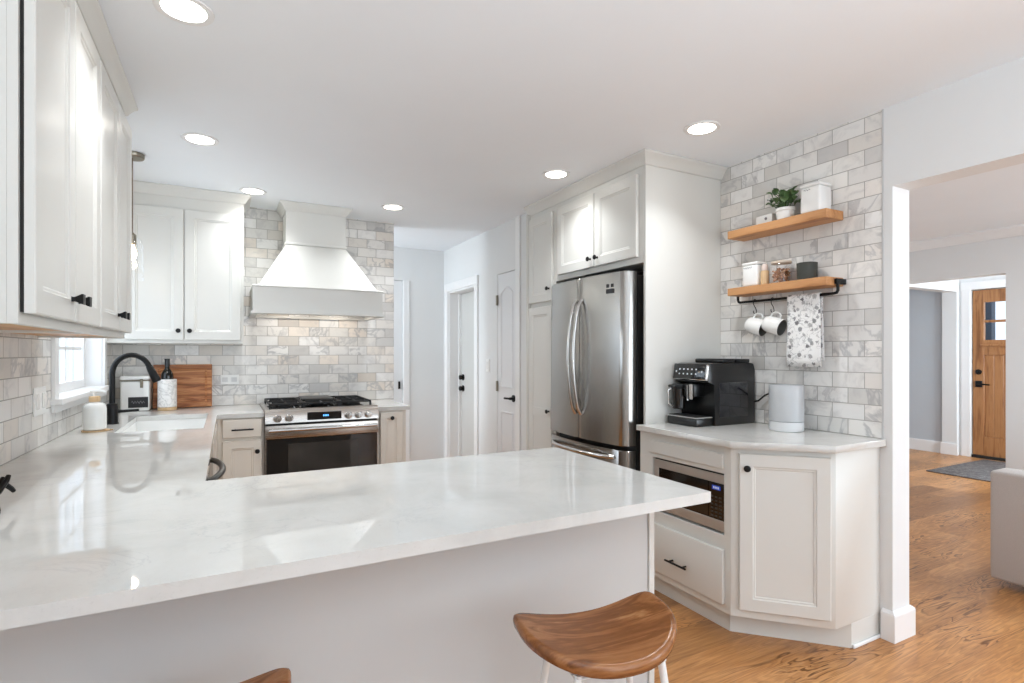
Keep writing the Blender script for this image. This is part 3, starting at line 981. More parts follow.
# faucet
fx, fy = -0.571, 3.725
t = thing('faucet', 'matte black gooseneck kitchen faucet at the sink', 'faucet', (fx, fy, 0.915))
b = B(); b.lathe([(0.031, 0), (0.031, 0.005), (0.028, 0.008), (0.028, 0.105), (0.025, 0.112), (0.018, 0.115)], (fx, fy, 0.9155), 20); obj('base', b, M_BLACK, t)
pts = [(fx, fy, 1.02), (fx, fy, 1.195)]
R = 0.090
for i in range(1, 15):
    a = PI - (PI * 0.88) * i / 14
    pts.append((fx + R + R * math.cos(a), fy, 1.195 + R * 1.18 * math.sin(a)))
b = B(); b.tube(pts, 0.0145, 14)
obj('spout', b, M_BLACK, t)
pe = Vector(pts[-1]); dr = (pe - Vector(pts[-2])).normalized()
b = B(); b.tube([pe - dr * 0.004, pe + dr * 0.01, pe + dr * 0.02, pe + dr * 0.085, pe + dr * 0.095], [0.016, 0.018, 0.019, 0.023, 0.020], 14)
obj('spray_head', b, M_BLACK, t)
b = B(); b.tube([(fx + 0.025, fy, 0.985), (fx + 0.05, fy, 0.985), (fx + 0.125, fy - 0.004, 0.988)], [0.011, 0.008, 0.007], 10); obj('lever', b, M_BLACK, t)

# ------------------------------------------------------------------ base cabinets
def toe_body(b, x0, x1, y0, y1, face):
    """box body with a recessed toe kick on its face side"""
    o = 0.065
    b.box(x0, x1, y0, y1, 0.11, 0.884, 0.001)
    k = dict(px=(x0, x1 - o, y0, y1), ny=(x0, x1, y0 + o, y1), nx=(x0 + o, x1, y0, y1), py=(x0, x1, y0, y1 - o))[face]
    b.box(*k, 0.0, 0.11)


# drawer base between the sink run and the stove
t = thing('base_cabinet', 'beige base cabinet with one drawer, between the sink corner and stove', 'cabinet', (0.09, 4.3, 0))
b = B(); toe_body(b, -0.078, 0.219, 4.0, RY - 0.001, 'ny'); obj('body', b, M_CABW, t)
T = rotz(0, (-0.028, 3.999, 0.755))
b = B(); b.m = T; b.box(0, 0.233, -0.02, 0, 0, 0.122, 0.003)
dr_ = obj('drawer', b, M_CABW, t); pull(dr_, T, 0.117, 0.055, 0.13)
door(t, (-0.028, 3.999, 0.13), 0, 0.233, 0.605, (0.205, 0.53), 'round', M_CABW, fr=0.05)

# narrow pull-out to the right of the stove
t = thing('base_cabinet', 'narrow beige pull-out cabinet beside the hall end of the stove', 'cabinet', (1.09, 4.3, 0))
b = B(); toe_body(b, 0.981, 1.198, 4.0, RY - 0.001, 'ny'); obj('body', b, M_CABW, t)
door(t, (1.0, 3.999, 0.13), 0, 0.168, 0.742, (0.084, 0.70), 'round', M_CABW, fr=0.045)

# sink base and corner
t = thing('base_cabinet', 'beige sink base cabinet between the dishwasher and the back corner', 'cabinet', (-0.4, 3.5, 0))
b = B()
b.box(LX + 0.001, -0.085, 3.02, 3.262, 0.11, 0.884); b.box(LX + 0.001, -0.085, 3.262, RY - 0.001, 0.11, 0.64)
b.box(LX + 0.001, -0.15, 3.02, RY - 0.001, 0, 0.11)
obj('body', b, M_CABW, t)
b = B(); b.box(-0.0855, -0.0795, 3.262, RY - 0.001, 0.64, 0.884); obj('false_front', b, M_CABW, t)
for a, e in ((3.05, 3.46), (3.466, 3.90)):
    door(t, (-0.079, a, 0.13), PI / 2, e - a, 0.735, None, 'round', M_CABW)

# dishwasher
t = thing('dishwasher', 'dishwasher under the sink counter, only its bowed handle clear of the edge', 'dishwasher', (-0.4, 2.75, 0))
b = B(); b.box(LX + 0.02, -0.10, 2.42, 3.015, 0.01, 0.88); obj('body', b, M_DKSTEEL, t)
b = B(); b.box(-0.098, -0.076, 2.424, 3.011, 0.12, 0.878, 0.004, 2); obj('front_panel', b, M_STEEL, t)
b = B()
pts = []
for i in range(17):
    u = i / 16
    pts.append((-0.076 + 0.058 * math.sin(PI * u) ** 0.6 if 0 < u < 1 else -0.076, 2.47 + 0.50 * u, 0.80))
b.tube(pts, 0.013, 10); obj('handle', b, plain('dark_steel_handle', (96, 94, 92), 0.3, 1.0), t)

# peninsula base
t = thing('peninsula_cabinet', 'plain off-white peninsula base under the long counter, behind the stools', 'cabinet', (0.2, 1.6, 0))
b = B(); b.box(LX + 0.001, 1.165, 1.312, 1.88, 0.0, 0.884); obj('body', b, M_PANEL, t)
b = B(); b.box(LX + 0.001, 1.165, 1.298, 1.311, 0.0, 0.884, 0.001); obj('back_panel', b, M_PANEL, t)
b = B(); b.box(1.166, 1.188, 1.292, 1.885, 0.0, 0.884, 0.0015); obj('end_panel', b, M_CAB, t)

# ------------------------------------------------------------------ stove
t = thing('gas_range', 'stainless steel gas stove with five knobs under the range hood', 'stove', (0.6, 4.3, 0))
rx0, rx1, ry = 0.2225, 0.9775, 3.96
b = B(); b.box(rx0, rx1, ry + 0.03, RY - 0.01, 0.02, 0.905, 0.002); obj('body', b, M_STEELH, t)
b = B(); b.box(rx0 - 0.0015, rx1 + 0.0015, ry + 0.03, RY - 0.012, 0.905, 0.926, 0.004, 2); obj('cooktop', b, M_STEELH, t)
# sloping control panel
b = B()
prof = [(ry - 0.012, 0.838), (ry - 0.006, 0.902), (ry + 0.012, 0.930), (ry + 0.07, 0.930), (ry + 0.07, 0.838)]
b.loft([[(x, y, z) for y, z in prof] for x in (rx0, rx1)])
cp = obj('control_panel', b, M_STEELH, t)
b = B(); b.box(0.488, 0.716, ry - 0.0125, ry - 0.006, 0.850, 0.903, 0.001); dsp = obj('display', b, M_BLACKG, cp)
b = B(); zc = 0.878
for i, x in enumerate((0.592, 0.602, 0.612, 0.622)):
    b.box(x, x + 0.006, ry - 0.0132, ry - 0.0125, zc - 0.006, zc + 0.006)
obj('clock_digits', b, M_BLUE, cp)
for x in (0.299, 0.371, 0.764, 0.834, 0.904):
    b = B(); b.m = Matrix.Translation((x, ry - 0.009, 0.872)) @ Matrix.Rotation(PI / 2, 4, 'X')
    b.lathe([(0.027, 0), (0.027, 0.006), (0.0225, 0.008), (0.0215, 0.03), (0.019, 0.034), (0.0, 0.035)], n=24)
    b.box(-0.005, 0.005, -0.021, 0.021, 0.03, 0.040, 0.002)
    obj('knob', b, M_CHROME, t)
# oven door
b = B(); b.box(rx0, rx1, ry - 0.016, ry + 0.028, 0.735, 0.824, 0.004, 2); b.box(rx0, rx1, ry - 0.006, ry + 0.028, 0.17, 0.735, 0.002)
dd = obj('oven_door', b, M_STEELH, t)
b = B(); b.box(rx0 + 0.008, rx1 - 0.008, ry - 0.014, ry - 0.006, 0.20, 0.733, 0.002); obj('door_glass', b, M_BLACKG, dd)
k_ = N('oven_window', 0.06); k_.color(k_.ramp(k_.noise(k_.objc(), 3, 2), [(0.3, (40, 38, 36)), (0.7, (62, 60, 57))]))
b = B(); b.box(0.365, 0.835, ry - 0.0155, ry - 0.014, 0.36, 0.696, 0.0006); obj('oven_window', b, k_.mat, dd)
b = B(); b.tube([(rx0 + 0.02, ry - 0.052, 0.795), (rx1 - 0.02, ry - 0.052, 0.795)], 0.0125, 12)
for x in (rx0 + 0.05, rx1 - 0.05): b.tube([(x, ry - 0.052, 0.795), (x, ry - 0.012, 0.790)], 0.009, 8)
obj('handle', b, M_CHROME, dd)
b = B(); b.box(rx0, rx1, ry - 0.004, ry + 0.028, 0.03, 0.16, 0.003); obj('storage_drawer', b, M_STEELH, t)
b = B(); b.box(rx0 + 0.006, rx1 - 0.006, ry + 0.005, ry + 0.0295, 0.824, 0.838); obj('vent_gap', b, M_GAP, t)
# burners and grates
gz = 0.927
b = B(); b.box(rx0 + 0.03, rx1 - 0.03, ry + 0.075, RY - 0.06, 0.9262, 0.9285, 0.001); obj('burner_well', b, M_BLACKG, t)
for x, y in ((0.36, 4.14), (0.36, 4.43), (0.84, 4.14), (0.84, 4.43), (0.60, 4.28)):
    b = B(); b.lathe([(0.045, 0), (0.045, 0.012), (0.036, 0.014), (0.036, 0.022), (0.0, 0.023)], (x, y, 0.9285), 20); obj('burner', b, M_IRON, t)


def grate(x0, x1):
    b = B(); r = 0.0065; z = 0.958
    y0, y1 = ry + 0.09, RY - 0.075
    for x in (x0, x1): b.box(x - r, x + r, y0, y1, z - r, z + r, 0.002)
    for y in (y0, (y0 + y1) / 2, y1): b.box(x0, x1, y - r, y + r, z - r, z + r, 0.002)
    xm = (x0 + x1) / 2
    b.box(xm - r, xm + r, y0, y1, z - r, z + r, 0.002)
    for y in ((3 * y0 + y1) / 4, (y0 + 3 * y1) / 4): b.box(x0 + 0.02, x1 - 0.02, y - r, y + r, z - r, z + r + 0.004, 0.002)
    for x in (x0, x1):
        for y in (y0, y1): b.box(x - r, x + r, y - r, y + r, 0.9285, z)
    return b


for x0, x1 in ((0.258, 0.468), (0.482, 0.718), (0.732, 0.942)):
    obj('grate', grate(x0, x1), M_IRON, t)
b = B(); b.box(0.49, 0.71, 4.20, 4.50, 0.9655, 0.978, 0.004, 2); obj('griddle', b, plain('griddle_grey', (70, 68, 66), 0.35, 0.7), t)

# ------------------------------------------------------------------ items by the sink
def at_root(name, label, cat, loc, group=None): return thing(name, label, cat, loc, group)


# metal canister with black label
cx, cy = -0.5575, 4.536
t = at_root('canister', 'square white metal canister with a black label plate on the corner counter', 'canister', (cx, cy, 0.915))
b = B(); b.box(cx - 0.083, cx + 0.083, cy - 0.083, cy + 0.083, 0.9155, 1.122, 0.012, 3); obj('body', b, M_WENAMEL, t)
b = B(); b.box(cx - 0.085, cx + 0.085, cy - 0.085, cy + 0.085, 1.128, 1.156, 0.01, 3); obj('lid', b, M_WENAMEL, t)
b = B(); b.box(cx - 0.0855, cx + 0.0855, cy - 0.0855, cy + 0.0855, 1.121, 1.129, 0.002); obj('rim_band', b, M_NICKEL, t)
b = B(); b.box(cx + 0.03, cx + 0.048, cy - 0.090, cy - 0.083, 1.075, 1.135, 0.002); obj('clasp', b, M_NICKEL, t)
b = B(); b.box(cx - 0.037, cx + 0.076, cy - 0.0865, cy - 0.0825, 0.940, 1.012, 0.001); lp = obj('label_plate', b, plain('slate_label', (38, 38, 42), 0.6), t)
b = B(); b.tube([(cx - 0.018 + 0.075 * i / 24, cy - 0.0867, 0.977 + 0.010 * math.sin(i * 1.25) * (1 if i % 3 else 0.4)) for i in range(25)], 0.0011, 4); obj('script', b, plain('label_script', (150, 150, 152), 0.6), lp)

# cutting board leaning on the tile
t = at_root('cutting_board', 'thick teak cutting board with a juice groove leaning on the tile', 'cutting board', (-0.29, 4.55, 0.916))
b = B()
w_, h_, th_ = 0.366, 0.312, 0.036
lean = math.radians(6)
b.m = Matrix.Translation((-0.467, 4.563, 0.9195)) @ Matrix.Rotation(-lean, 4, 'X')
def rr(o, y, r=0.014): return [(o, y, o), (w_ - o, y, o), (w_ - o, y, h_ - o), (o, y, h_ - o)]
b.loft([rr(0.004, th_), rr(0, th_ - 0.004), rr(0, 0.004), rr(0.004, 0), rr(0.030, 0), rr(0.034, 0.005), rr(0.042, 0.005), rr(0.046, 0)])
obj('board', b, M_TEAK, t)

# marble wine cooler and bottle
cx, cy = -0.371, 4.46
b = B(); b.lathe([(0.055, 0), (0.058, 0.003), (0.058, 0.190), (0.056, 0.193), (0.050, 0.193), (0.049, 0.02), (0.0, 0.02)], (cx, cy, 0.9155 + 0.022), 28)
t = at_root('wine_cooler', 'white marble wine cooler in front of the cutting board', 'wine cooler', (cx, cy, 0.915))
obj('tumbler', b, M_MARBLE, t)
b = B(); b.lathe([(0.058, 0), (0.0585, 0.002), (0.0585, 0.021), (0.0, 0.0215)], (cx, cy, 0.9155), 28); obj('wooden_base', b, M_BAMBOO, t)
t = at_root('wine_bottle', 'dark glass wine bottle standing in the marble cooler', 'bottle', (cx, cy, 0.96))
b = B(); b.lathe([(0.036, 0), (0.038, 0.004), (0.038, 0.175), (0.035, 0.195), (0.024, 0.215), (0.0155, 0.228), (0.0145, 0.25), (0.0145, 0.285)], (cx, cy, 0.975), 24)
obj('glass_body', b, plain('bottle_dark_glass', (14, 18, 14), 0.08), t)
b = B(); b.lathe([(0.0152, 0), (0.0155, 0.01), (0.0155, 0.045), (0.017, 0.047), (0.017, 0.055), (0.0, 0.056)], (cx, cy, 0.975 + 0.243), 20); obj('foil_cap', b, M_BLACKP, t)

# soap bottle and its tray
cx, cy = -0.597, 3.42
t = at_root('soap_dispenser', 'round white soap bottle with a bamboo collar beside the faucet', 'soap dispenser', (cx, cy, 0.917))
b = B(); b.lathe([(0.044, 0), (0.049, 0.004), (0.050, 0.02), (0.050, 0.105), (0.047, 0.122), (0.038, 0.133), (0.022, 0.138), (0.019, 0.142)], (cx, cy, 0.9235), 28); obj('bottle', b, M_WHITE, t)
b = B(); b.lathe([(0.022, 0), (0.024, 0.002), (0.024, 0.026), (0.021, 0.028), (0.0, 0.028)], (cx, cy, 1.0655), 22); obj('collar', b, M_BAMBOO, t)
b = B(); b.tube([(cx, cy, 1.0935), (cx, cy, 1.118)], 0.006, 10); b.tube([(cx - 0.018, cy + 0.004, 1.119), (cx + 0.012, cy, 1.121), (cx + 0.05, cy - 0.005, 1.114)], [0.009, 0.010, 0.006], 10); obj('pump', b, M_WENAMEL, t)
b = B(); b.lathe([(0.052, 0), (0.058, 0.001), (0.059, 0.006), (0.054, 0.0065), (0.050, 0.004), (0.0, 0.004)], (cx + 0.004, cy, 0.9155), 28)
b.tube([(cx + 0.055, cy, 0.9195), (cx + 0.078, cy - 0.004, 0.9195)], 0.0028, 6)
tag(obj('soap_tray', b, M_BAMBOO), 'small round wooden tray under the white soap bottle', 'tray')

# outlets and switch plates
def plate_y(x, side, yc, zc, w, h, label, n, kind, normal=1):
    t = thing('wall_outlet' if kind == 'outlet' else 'light_switch', label, 'outlet' if kind == 'outlet' else 'light switch', (x, yc, zc))
    xa, xb = sorted((x, x + side * 0.006))
    b = B(); b.box(xa, xb, yc - w / 2, yc + w / 2, zc - h / 2, zc + h / 2, 0.002); obj('cover_plate', b, M_WPLATE, t)
    for i in range(n):
        y = yc - w / 2 + w * (i + 0.5) / n
        xa, xb = sorted((x + side * 0.006, x + side * 0.009))
        b = B(); b.box(xa, xb, y - 0.0165, y + 0.0165, zc - 0.033, zc + 0.033, 0.001); obj('receptacle' if kind == 'outlet' else 'rocker', b, M_WENAMEL, t)
    return t


plate_y(LX + 0.0005, 1, 2.95, 1.11, 0.16, 0.118, 'white double outlet plate on the sink wall below the window edge', 2, 'outlet')
plate_y(HX - 0.0005, -1, 4.50, 1.20, 0.075, 0.118, 'small white light switch on the hall wall between the two doors', 1, 'switch')
t = thing('wall_outlet', 'white sideways outlet plate on the marble tile near the cutting board', 'outlet', (0.02, RY, 1.11))
b = B(); b.box(-0.045, 0.079, RY - 0.0065, RY - 0.0005, 1.075, 1.147, 0.002); obj('cover_plate', b, M_WPLATE, t)
for x in (-0.016, 0.046):
    b = B(); b.box(x - 0.019, x + 0.019, RY - 0.0085, RY - 0.0065, 1.094, 1.128, 0.001); obj('receptacle', b, plain('outlet_grey', (214, 214, 214), 0.4), t)

# iron stand cut off by the picture's edge
t = at_root('tabletop_stand', 'small black wrought iron stand on the counter against the sink wall', 'stand', (-0.53, 1.78, 0.915))
b = B()
b.tube([(-0.500, 1.760, 0.9235), (-0.504, 1.762, 0.945), (-0.518, 1.768, 0.957), (-0.555, 1.79, 0.968)], 0.008, 8)
b.tube([(-0.520, 1.750, 0.948), (-0.507, 1.795, 0.966), (-0.501, 1.828, 0.985), (-0.498, 1.836, 0.998)], [0.008, 0.008, 0.007, 0.005], 8)
b.tube([(-0.522, 1.762, 0.958), (-0.510, 1.812, 0.980), (-0.507, 1.828, 0.994)], [0.008, 0.007, 0.005], 8)
b.tube([(-0.504, 1.822, 0.980), (-0.495, 1.838, 0.964), (-0.491, 1.846, 0.954)], [0.007, 0.006, 0.005], 8)
b.tube([(-0.555, 1.79, 0.968), (-0.588, 1.785, 0.985), (-0.602, 1.78, 0.965), (-0.602, 1.775, 0.9225)], 0.008, 8)
b.tube([(-0.515, 1.758, 0.9225), (-0.494, 1.752, 0.9225)], 0.007, 8)
obj('frame', b, M_BLACK, t)

# ------------------------------------------------------------------ pendant over the sink
px, py = -0.476, 3.70
t = thing('pendant_light', 'clear glass pendant lamp hanging over the sink window', 'pendant lamp', (px, py, 2.44))
b = B(); b.lathe([(0.0, 0), (0.056, 0.0), (0.060, 0.006), (0.060, 0.024), (0.0, 0.025)], (px, py, 2.414), 28); obj('canopy', b, M_NICKEL, t)
b = B(); b.tube([(px, py, 2.415), (px, py, 1.99)], 0.0045, 8); obj('rod', b, plain('pendant_rod_bronze', (108, 90, 76), 0.4, 0.6), t)
b = B(); b.lathe([(0.018, 0), (0.021, 0.004), (0.021, 0.055), (0.010, 0.065), (0.006, 0.07)], (px, py, 1.925), 18); obj('socket', b, M_NICKEL, t)
b = B(); b.lathe([(0.004, 0), (0.018, 0.012), (0.024, 0.03), (0.020, 0.05), (0.012, 0.072), (0.010, 0.085)], (px, py, 1.84), 18); obj('bulb', b, M_BULB, t)
b = B()
ro = [(0.055, 0), (0.055, 0.19), (0.045, 0.225), (0.022, 0.250)]
b.lathe(ro, (px, py, 1.726), 32)
b.f = b.f[:-2]
obj('glass_shade', b, M_GLASS, t)
pl = bpy.data.lights.new('pendant_bulb_light', 'POINT'); pl.energy = 0.7; pl.color = (1, 0.85, 0.66); pl.shadow_soft_size = 0.03
po = bpy.data.objects.new('pendant_bulb_light', pl); COL.objects.link(po); po.location = (0, 0, -0.62); po.parent = t; po['kind'] = 'helper'

# ------------------------------------------------------------------ recessed ceiling lights
cans = [(-0.125, 2.066, 'recessed ceiling light by the sink wall cabinets, half cut by the top edge'),
        (-0.127, 3.282, 'recessed ceiling light level with the glass pendant, midway along the ceiling'),
        (0.158, 4.163, 'recessed ceiling light in front of the corner of the two-door wall cabinet by the hood'),
        (1.132, 4.116, 'recessed ceiling light by the hall end of the tiled stove wall'),
        (1.831, 2.878, 'recessed ceiling light before the cabinet doors above the refrigerator'),
        (2.103, 1.949, 'recessed ceiling light above the coffee machine, out from the open shelves')]
for x, y, lab in cans:
    t = thing('recessed_light', lab, 'ceiling light', (x, y, CEIL), 'recessed lights in the kitchen ceiling')
    b = B(); b.lathe([(0.067, 0.0), (0.066, -0.004), (0.083, -0.006), (0.087, -0.0045), (0.088, 0.0)], (x, y, CEIL - 0.0005), 36); b.f = b.f[:-2]
    obj('trim_ring', b, M_TRIM, t)
    b = B(); b.lathe([(0.0, 0), (0.063, 0.0), (0.066, 0.0022), (0.0, 0.0025)], (x, y, CEIL - 0.0045), 36); obj('lens', b, M_LENS, t)
    l = bpy.data.lights.new('recessed_lamp', 'AREA'); l.shape = 'DISK'; l.size = 0.14; l.energy = 2.8; l.color = (0.94, 0.975, 1.0); l.spread = math.radians(112)
    lo = bpy.data.objects.new('recessed_lamp', l); COL.objects.link(lo); lo.parent = t; lo.location = (0, 0, -0.008); lo['kind'] = 'helper'

# ------------------------------------------------------------------ refrigerator wall
CX = 2.08
t = thing('refrigerator_enclosure', 'tall white end panel between the refrigerator and the coffee counter', 'panel', (2.37, 2.343, 0))
b = B(); b.box(CX, RX - 0.001, 2.3345, 2.352, 0, 2.436, 0.001); obj('panel', b, M_CAB, t)
t = thing('wall_cabinet', 'white two-door cabinet mounted above the refrigerator', 'cabinet', (2.37, 2.81, 1.825))
b = B(); b.box(CX, RX - 0.001, 2.353, 3.268, 1.825, 2.436, 0.001); obj('body', b, M_CAB, t)
for i, (a, e) in enumerate(((2.39, 2.786), (2.795, 3.222))):
    # facing -x: seen from the room the left side is the high-y side
    kx = e - a - 0.033 if i == 1 else 0.033
    door(t, (CX - 0.002, e, 1.862), -PI / 2, e - a, 2.332 - 1.862, (kx, 0.052), 'round')
t = thing('pantry_cabinet', 'tall narrow white pantry cabinet beside the refrigerator, next to the closet door', 'cabinet', (2.37, 3.46, 0))
b = B(); b.box(CX, RX - 0.001, 3.27, 3.655, 0.0, 2.436, 0.001); obj('body', b, M_CAB, t)
for z0, z1, kz in ((0.13, 1.655, 0.76), (1.69, 2.332, 0.09)):
    door(t, (CX - 0.002, 3.632, z0), -PI / 2, 0.332, z1 - z0, (0.302, kz), 'round')
b = B(); b.box(CX - 0.019, CX - 0.0095, 3.36, 3.572, 0.845, 0.905); obj('mid_rail', b, M_CAB, t)
b = B(); b.box(CX - 0.03, CX + 0.0, 3.6325, 3.656, 0.0, 2.38, 0.002); obj('side_stile', b, M_CAB, t)
c = crown([(RX - 0.001, 2.334), (CX, 2.334), (CX, 3.656)], 'trim_4', M_CAB, None, normals=[(0, -1), (-1, -1), (-1, 0)], k=1.15)
c['kind'] = 'structure'

# dark backing of the refrigerator niche is the wall itself
t = thing('refrigerator', 'stainless steel french-door refrigerator with bowed handles', 'refrigerator', (2.33, 2.82, 0))
t.rotation_euler = (0, math.radians(0.6), 0)
y0, y1 = 2.41, 3.235
ym = (y0 + y1) / 2
b = B(); b.box(2.075, 2.655, y0 + 0.003, y1 - 0.003, 0.02, 1.762, 0.006, 2); obj('body', b, M_DKSTEEL, t)


def front(y):
    u = (y - ym) / ((y1 - y0) / 2)
    return 1.992 - 0.038 * (1 - u * u)


def door_poly(a, e, back=2.068):
    pts = []
    n = 16
    r = 0.022
    for i in range(n + 1):
        y = a + (e - a) * i / n
        x = front(y)
        if abs(y - y0) < r * 1.0: x += r * (1 - math.sqrt(max(0, 1 - (1 - (y - y0) / r) ** 2)))
        if abs(y - y1) < r: x += r * (1 - math.sqrt(max(0, 1 - (1 - (y1 - y) / r) ** 2)))
        pts.append((x, y))
    # add extra points for rounded outer corners
    poly = [(back, a), (back, e)] + list(reversed(pts))
    return poly


def fr_door(a, e, z0, z1, name):
    b = B(); b.prism(door_poly(a, e), z0, z1, 0.003)
    return obj(name, b, M_STEEL, t, 30)


dl = fr_door(ym + 0.003, y1, 0.775, 1.780, 'left_door')
drr = fr_door(y0, ym - 0.003, 0.775, 1.780, 'right_door')
fz = fr_door(y0, y1, 0.06, 0.748, 'freezer_drawer')
for dd_, yy in ((dl, ym + 0.030), (drr, ym - 0.030)):
    b = B(); pts = []
    for i in range(21):
        u = i / 20
        z = 0.925 + (1.645 - 0.925) * u
        e_ = math.sin(PI * u)
        pts.append((front(yy) - 0.002 - 0.062 * (e_ ** 0.55), yy, z))
    b.tube(pts, 0.0115, 12); obj('handle', b, M_CHROME, dd_)
b = B(); pts = []
for i in range(21):
    u = i / 20
    y = y0 + 0.085 + (y1 - y0 - 0.17) * u
    pts.append((front(y) - 0.002 - 0.05 * (math.sin(PI * u) ** 0.4), y, 0.705))
b.tube(pts, 0.0125, 12); obj('handle', b, M_CHROME, fz)
for yy in (y0 + 0.05, y1 - 0.05):   # hinge covers on top
    b = B(); b.box(2.02, 2.13, yy - 0.03, yy + 0.03, 1.763, 1.790, 0.006, 2)
    obj('hinge_cover', b, M_DKSTEEL, t)
# feature label: two dark squares over a dark line of small print
b = B()
def lab(a, e, z0, z1):
    xx = min(front(a), front(e)) - 0.0012
    b.prism([(xx, a), (max(front(a), front(e)) + 0.001, a), (max(front(a), front(e)) + 0.001, e), (xx, e)], z0, z1)
lab(2.512, 2.532, 1.695, 1.715); lab(2.548, 2.568, 1.695, 1.715); lab(2.510, 2.570, 1.660, 1.686)
obj('feature_label', b, plain('label_black', (30, 30, 32), 0.5), drr)

# ------------------------------------------------------------------ coffee counter
BX = 2.04
t = thing('base_cabinet', 'white base cabinet with a built-in microwave and a drawer under the coffee machine', 'cabinet', (2.35, 2.0, 0))
b = B()
mw = (1.758, 2.232, 0.466, 0.752)          # niche
e0, e1 = 1.7205, 2.3335
b.box(BX, RX - 0.001, e0, e1, 0.11, mw[2], 0.001); b.box(BX, RX - 0.001, e0, e1, mw[3], 0.884, 0.001)
b.box(BX, RX - 0.001, e0, mw[0], mw[2], mw[3]); b.box(BX, RX - 0.001, mw[1], e1, mw[2], mw[3]); b.box(2.60, RX - 0.001, mw[0], mw[1], mw[2], mw[3])
b.prism([(2.10, 1.775), (2.155, e0), (RX - 0.001, e0), (RX - 0.001, e1), (2.10, e1)], 0, 0.11)
obj('body', b, M_CAB, t)
b = B(); b.box(BX - 0.012, BX, mw[0], mw[1] + 0.02, 0.775, 0.845, 0.003); obj('top_rail', b, M_CAB, t)
T = rotz(-PI / 2, (BX - 0.001, 2.232, 0.152))
b = B(); b.m = T; b.box(0, 2.232 - 1.752, -0.02, 0, 0, 0.25, 0.004, 2); dr_ = obj('drawer', b, M_CAB, t); pull(dr_, T, 0.213, 0.098, 0.140)

t = thing('microwave', 'built-in stainless steel microwave under the coffee counter', 'microwave', (2.3, 2.0, 0.466))
a, e = mw[0] + 0.003, mw[1] - 0.004
b = B(); b.box(2.052, 2.50, a, e, mw[2] + 0.006, mw[3] - 0.006, 0.002); obj('body', b, M_BLACKP, t)
b = B(); z0, z1 = mw[2] + 0.010, mw[3] - 0.010
b.box(2.044, 2.052, a, e, z1 - 0.042, z1, 0.002); b.box(2.044, 2.052, a, e, z0, z0 + 0.05, 0.002); b.box(2.044, 2.052, e - 0.035, e, z0 + 0.05, z1 - 0.042, 0.002)
obj('steel_frame', b, plain('satin_steel', (192, 188, 182), 0.4, 0.7), t)
b = B(); b.box(2.045, 2.0515, a + 0.096, e - 0.036, z0 + 0.051, z1 - 0.043, 0.001); obj('door_glass', b, M_BLACKG, t)
b = B(); b.box(2.045, 2.0515, a + 0.001, a + 0.094, z0 + 0.051, z1 - 0.043, 0.001); kp = obj('keypad', b, M_BLACKG, t)
b = B(); b.box(2.0442, 2.045, a + 0.022, a + 0.072, z1 - 0.076, z1 - 0.056); obj('display', b, M_BLUEP, kp)
b = B()
for i in range(4): b.box(2.0436, 2.0442, a + 0.031 + i * 0.009, a + 0.037 + i * 0.009, z1 - 0.071, z1 - 0.061)
obj('clock_digits', b, M_ICON, kp)
b = B()
for r in range(6):
    for c_ in range(3): b.box(2.0443, 2.045, a + 0.016 + c_ * 0.024, a + 0.031 + c_ * 0.024, z0 + 0.062 + r * 0.018, z0 + 0.070 + r * 0.018)
obj('key_marks', b, plain('key_mark_grey', (52, 50, 48), 0.5), kp)

t = thing('base_cabinet', 'white angled corner cabinet with a single door by the living room opening', 'cabinet', (2.4, 1.55, 0))
b = B(); b.prism([(BX, 1.7195), (2.34, 1.42), (RX - 0.001, 1.42), (RX - 0.001, 1.7195)], 0.11, 0.884, 0.001)
b.prism([(2.155, 1.7195), (2.455, 1.42), (RX - 0.001, 1.42), (RX - 0.001, 1.7195)], 0, 0.11)
obj('body', b, M_CAB, t)
T0 = Vector((BX, 1.7195, 0)); dv = Vector((0.70711, -0.70711, 0)); nrm = Vector((-0.70711, -0.70711, 0))
o_ = T0 + dv * 0.034 + nrm * 0.001 + Vector((0, 0, 0.15))
door(t, tuple(o_), -PI / 4, 0.368, 0.708, (0.03, 0.645), 'round', fr=0.055)
b = B(); b.box(2.457, RX - 0.002, 1.408, 1.4195, 0.0, 0.016, 0.003); obj('shoe_moulding', b, M_TRIM, t)

# coffee machine
t = thing('coffee_machine', 'black automatic coffee machine on the quartz counter by the tall panel', 'coffee machine', (2.47, 2.18, 0.915))
z0 = 0.9155
y0c, y1c = 2.075, 2.315       # sides
xb_, xf_ = 2.66, 2.335        # back, front of the main column
b = B()
b.m = Matrix(((1, 0, 0, 0), (0, 0, 1, 0), (0, 1, 0, 0), (0, 0, 0, 1)))   # (x, z, y)
prof = [(xb_, z0), (xb_, z0 + 0.30), (xb_ - 0.012, z0 + 0.335), (xb_ - 0.03, z0 + 0.342), (xf_ - 0.012, z0 + 0.342), (xf_ - 0.040, z0 + 0.336), (xf_ - 0.052, z0 + 0.238), (xf_, z0 + 0.225), (xf_, z0)]
bm_ = B(); bm_.m = b.m; bm_.prism([(p[0], p[1]) for p in prof], y0c, y1c, 0.004, 2)
obj('housing', bm_, M_BLACKP, t)
b = B(); b.box(xf_ - 0.125, xf_ + 0.004, y0c + 0.012, y1c - 0.012, z0, z0 + 0.045, 0.008, 2); dt = obj('drip_tray', b, M_BLACKP, t)
b = B(); b.box(xf_ - 0.128, xf_ - 0.005, y0c + 0.008, y1c - 0.008, z0 + 0.0455, z0 + 0.050, 0.002); obj('tray_rim', b, plain('satin_silver', (196, 196, 194), 0.4, 0.6), dt)
b = B(); b.box(xf_ - 0.118, xf_ - 0.01, y0c + 0.02, y1c - 0.02, z0 + 0.0502, z0 + 0.053, 0.001); obj('tray_grille', b, M_IRON, dt)
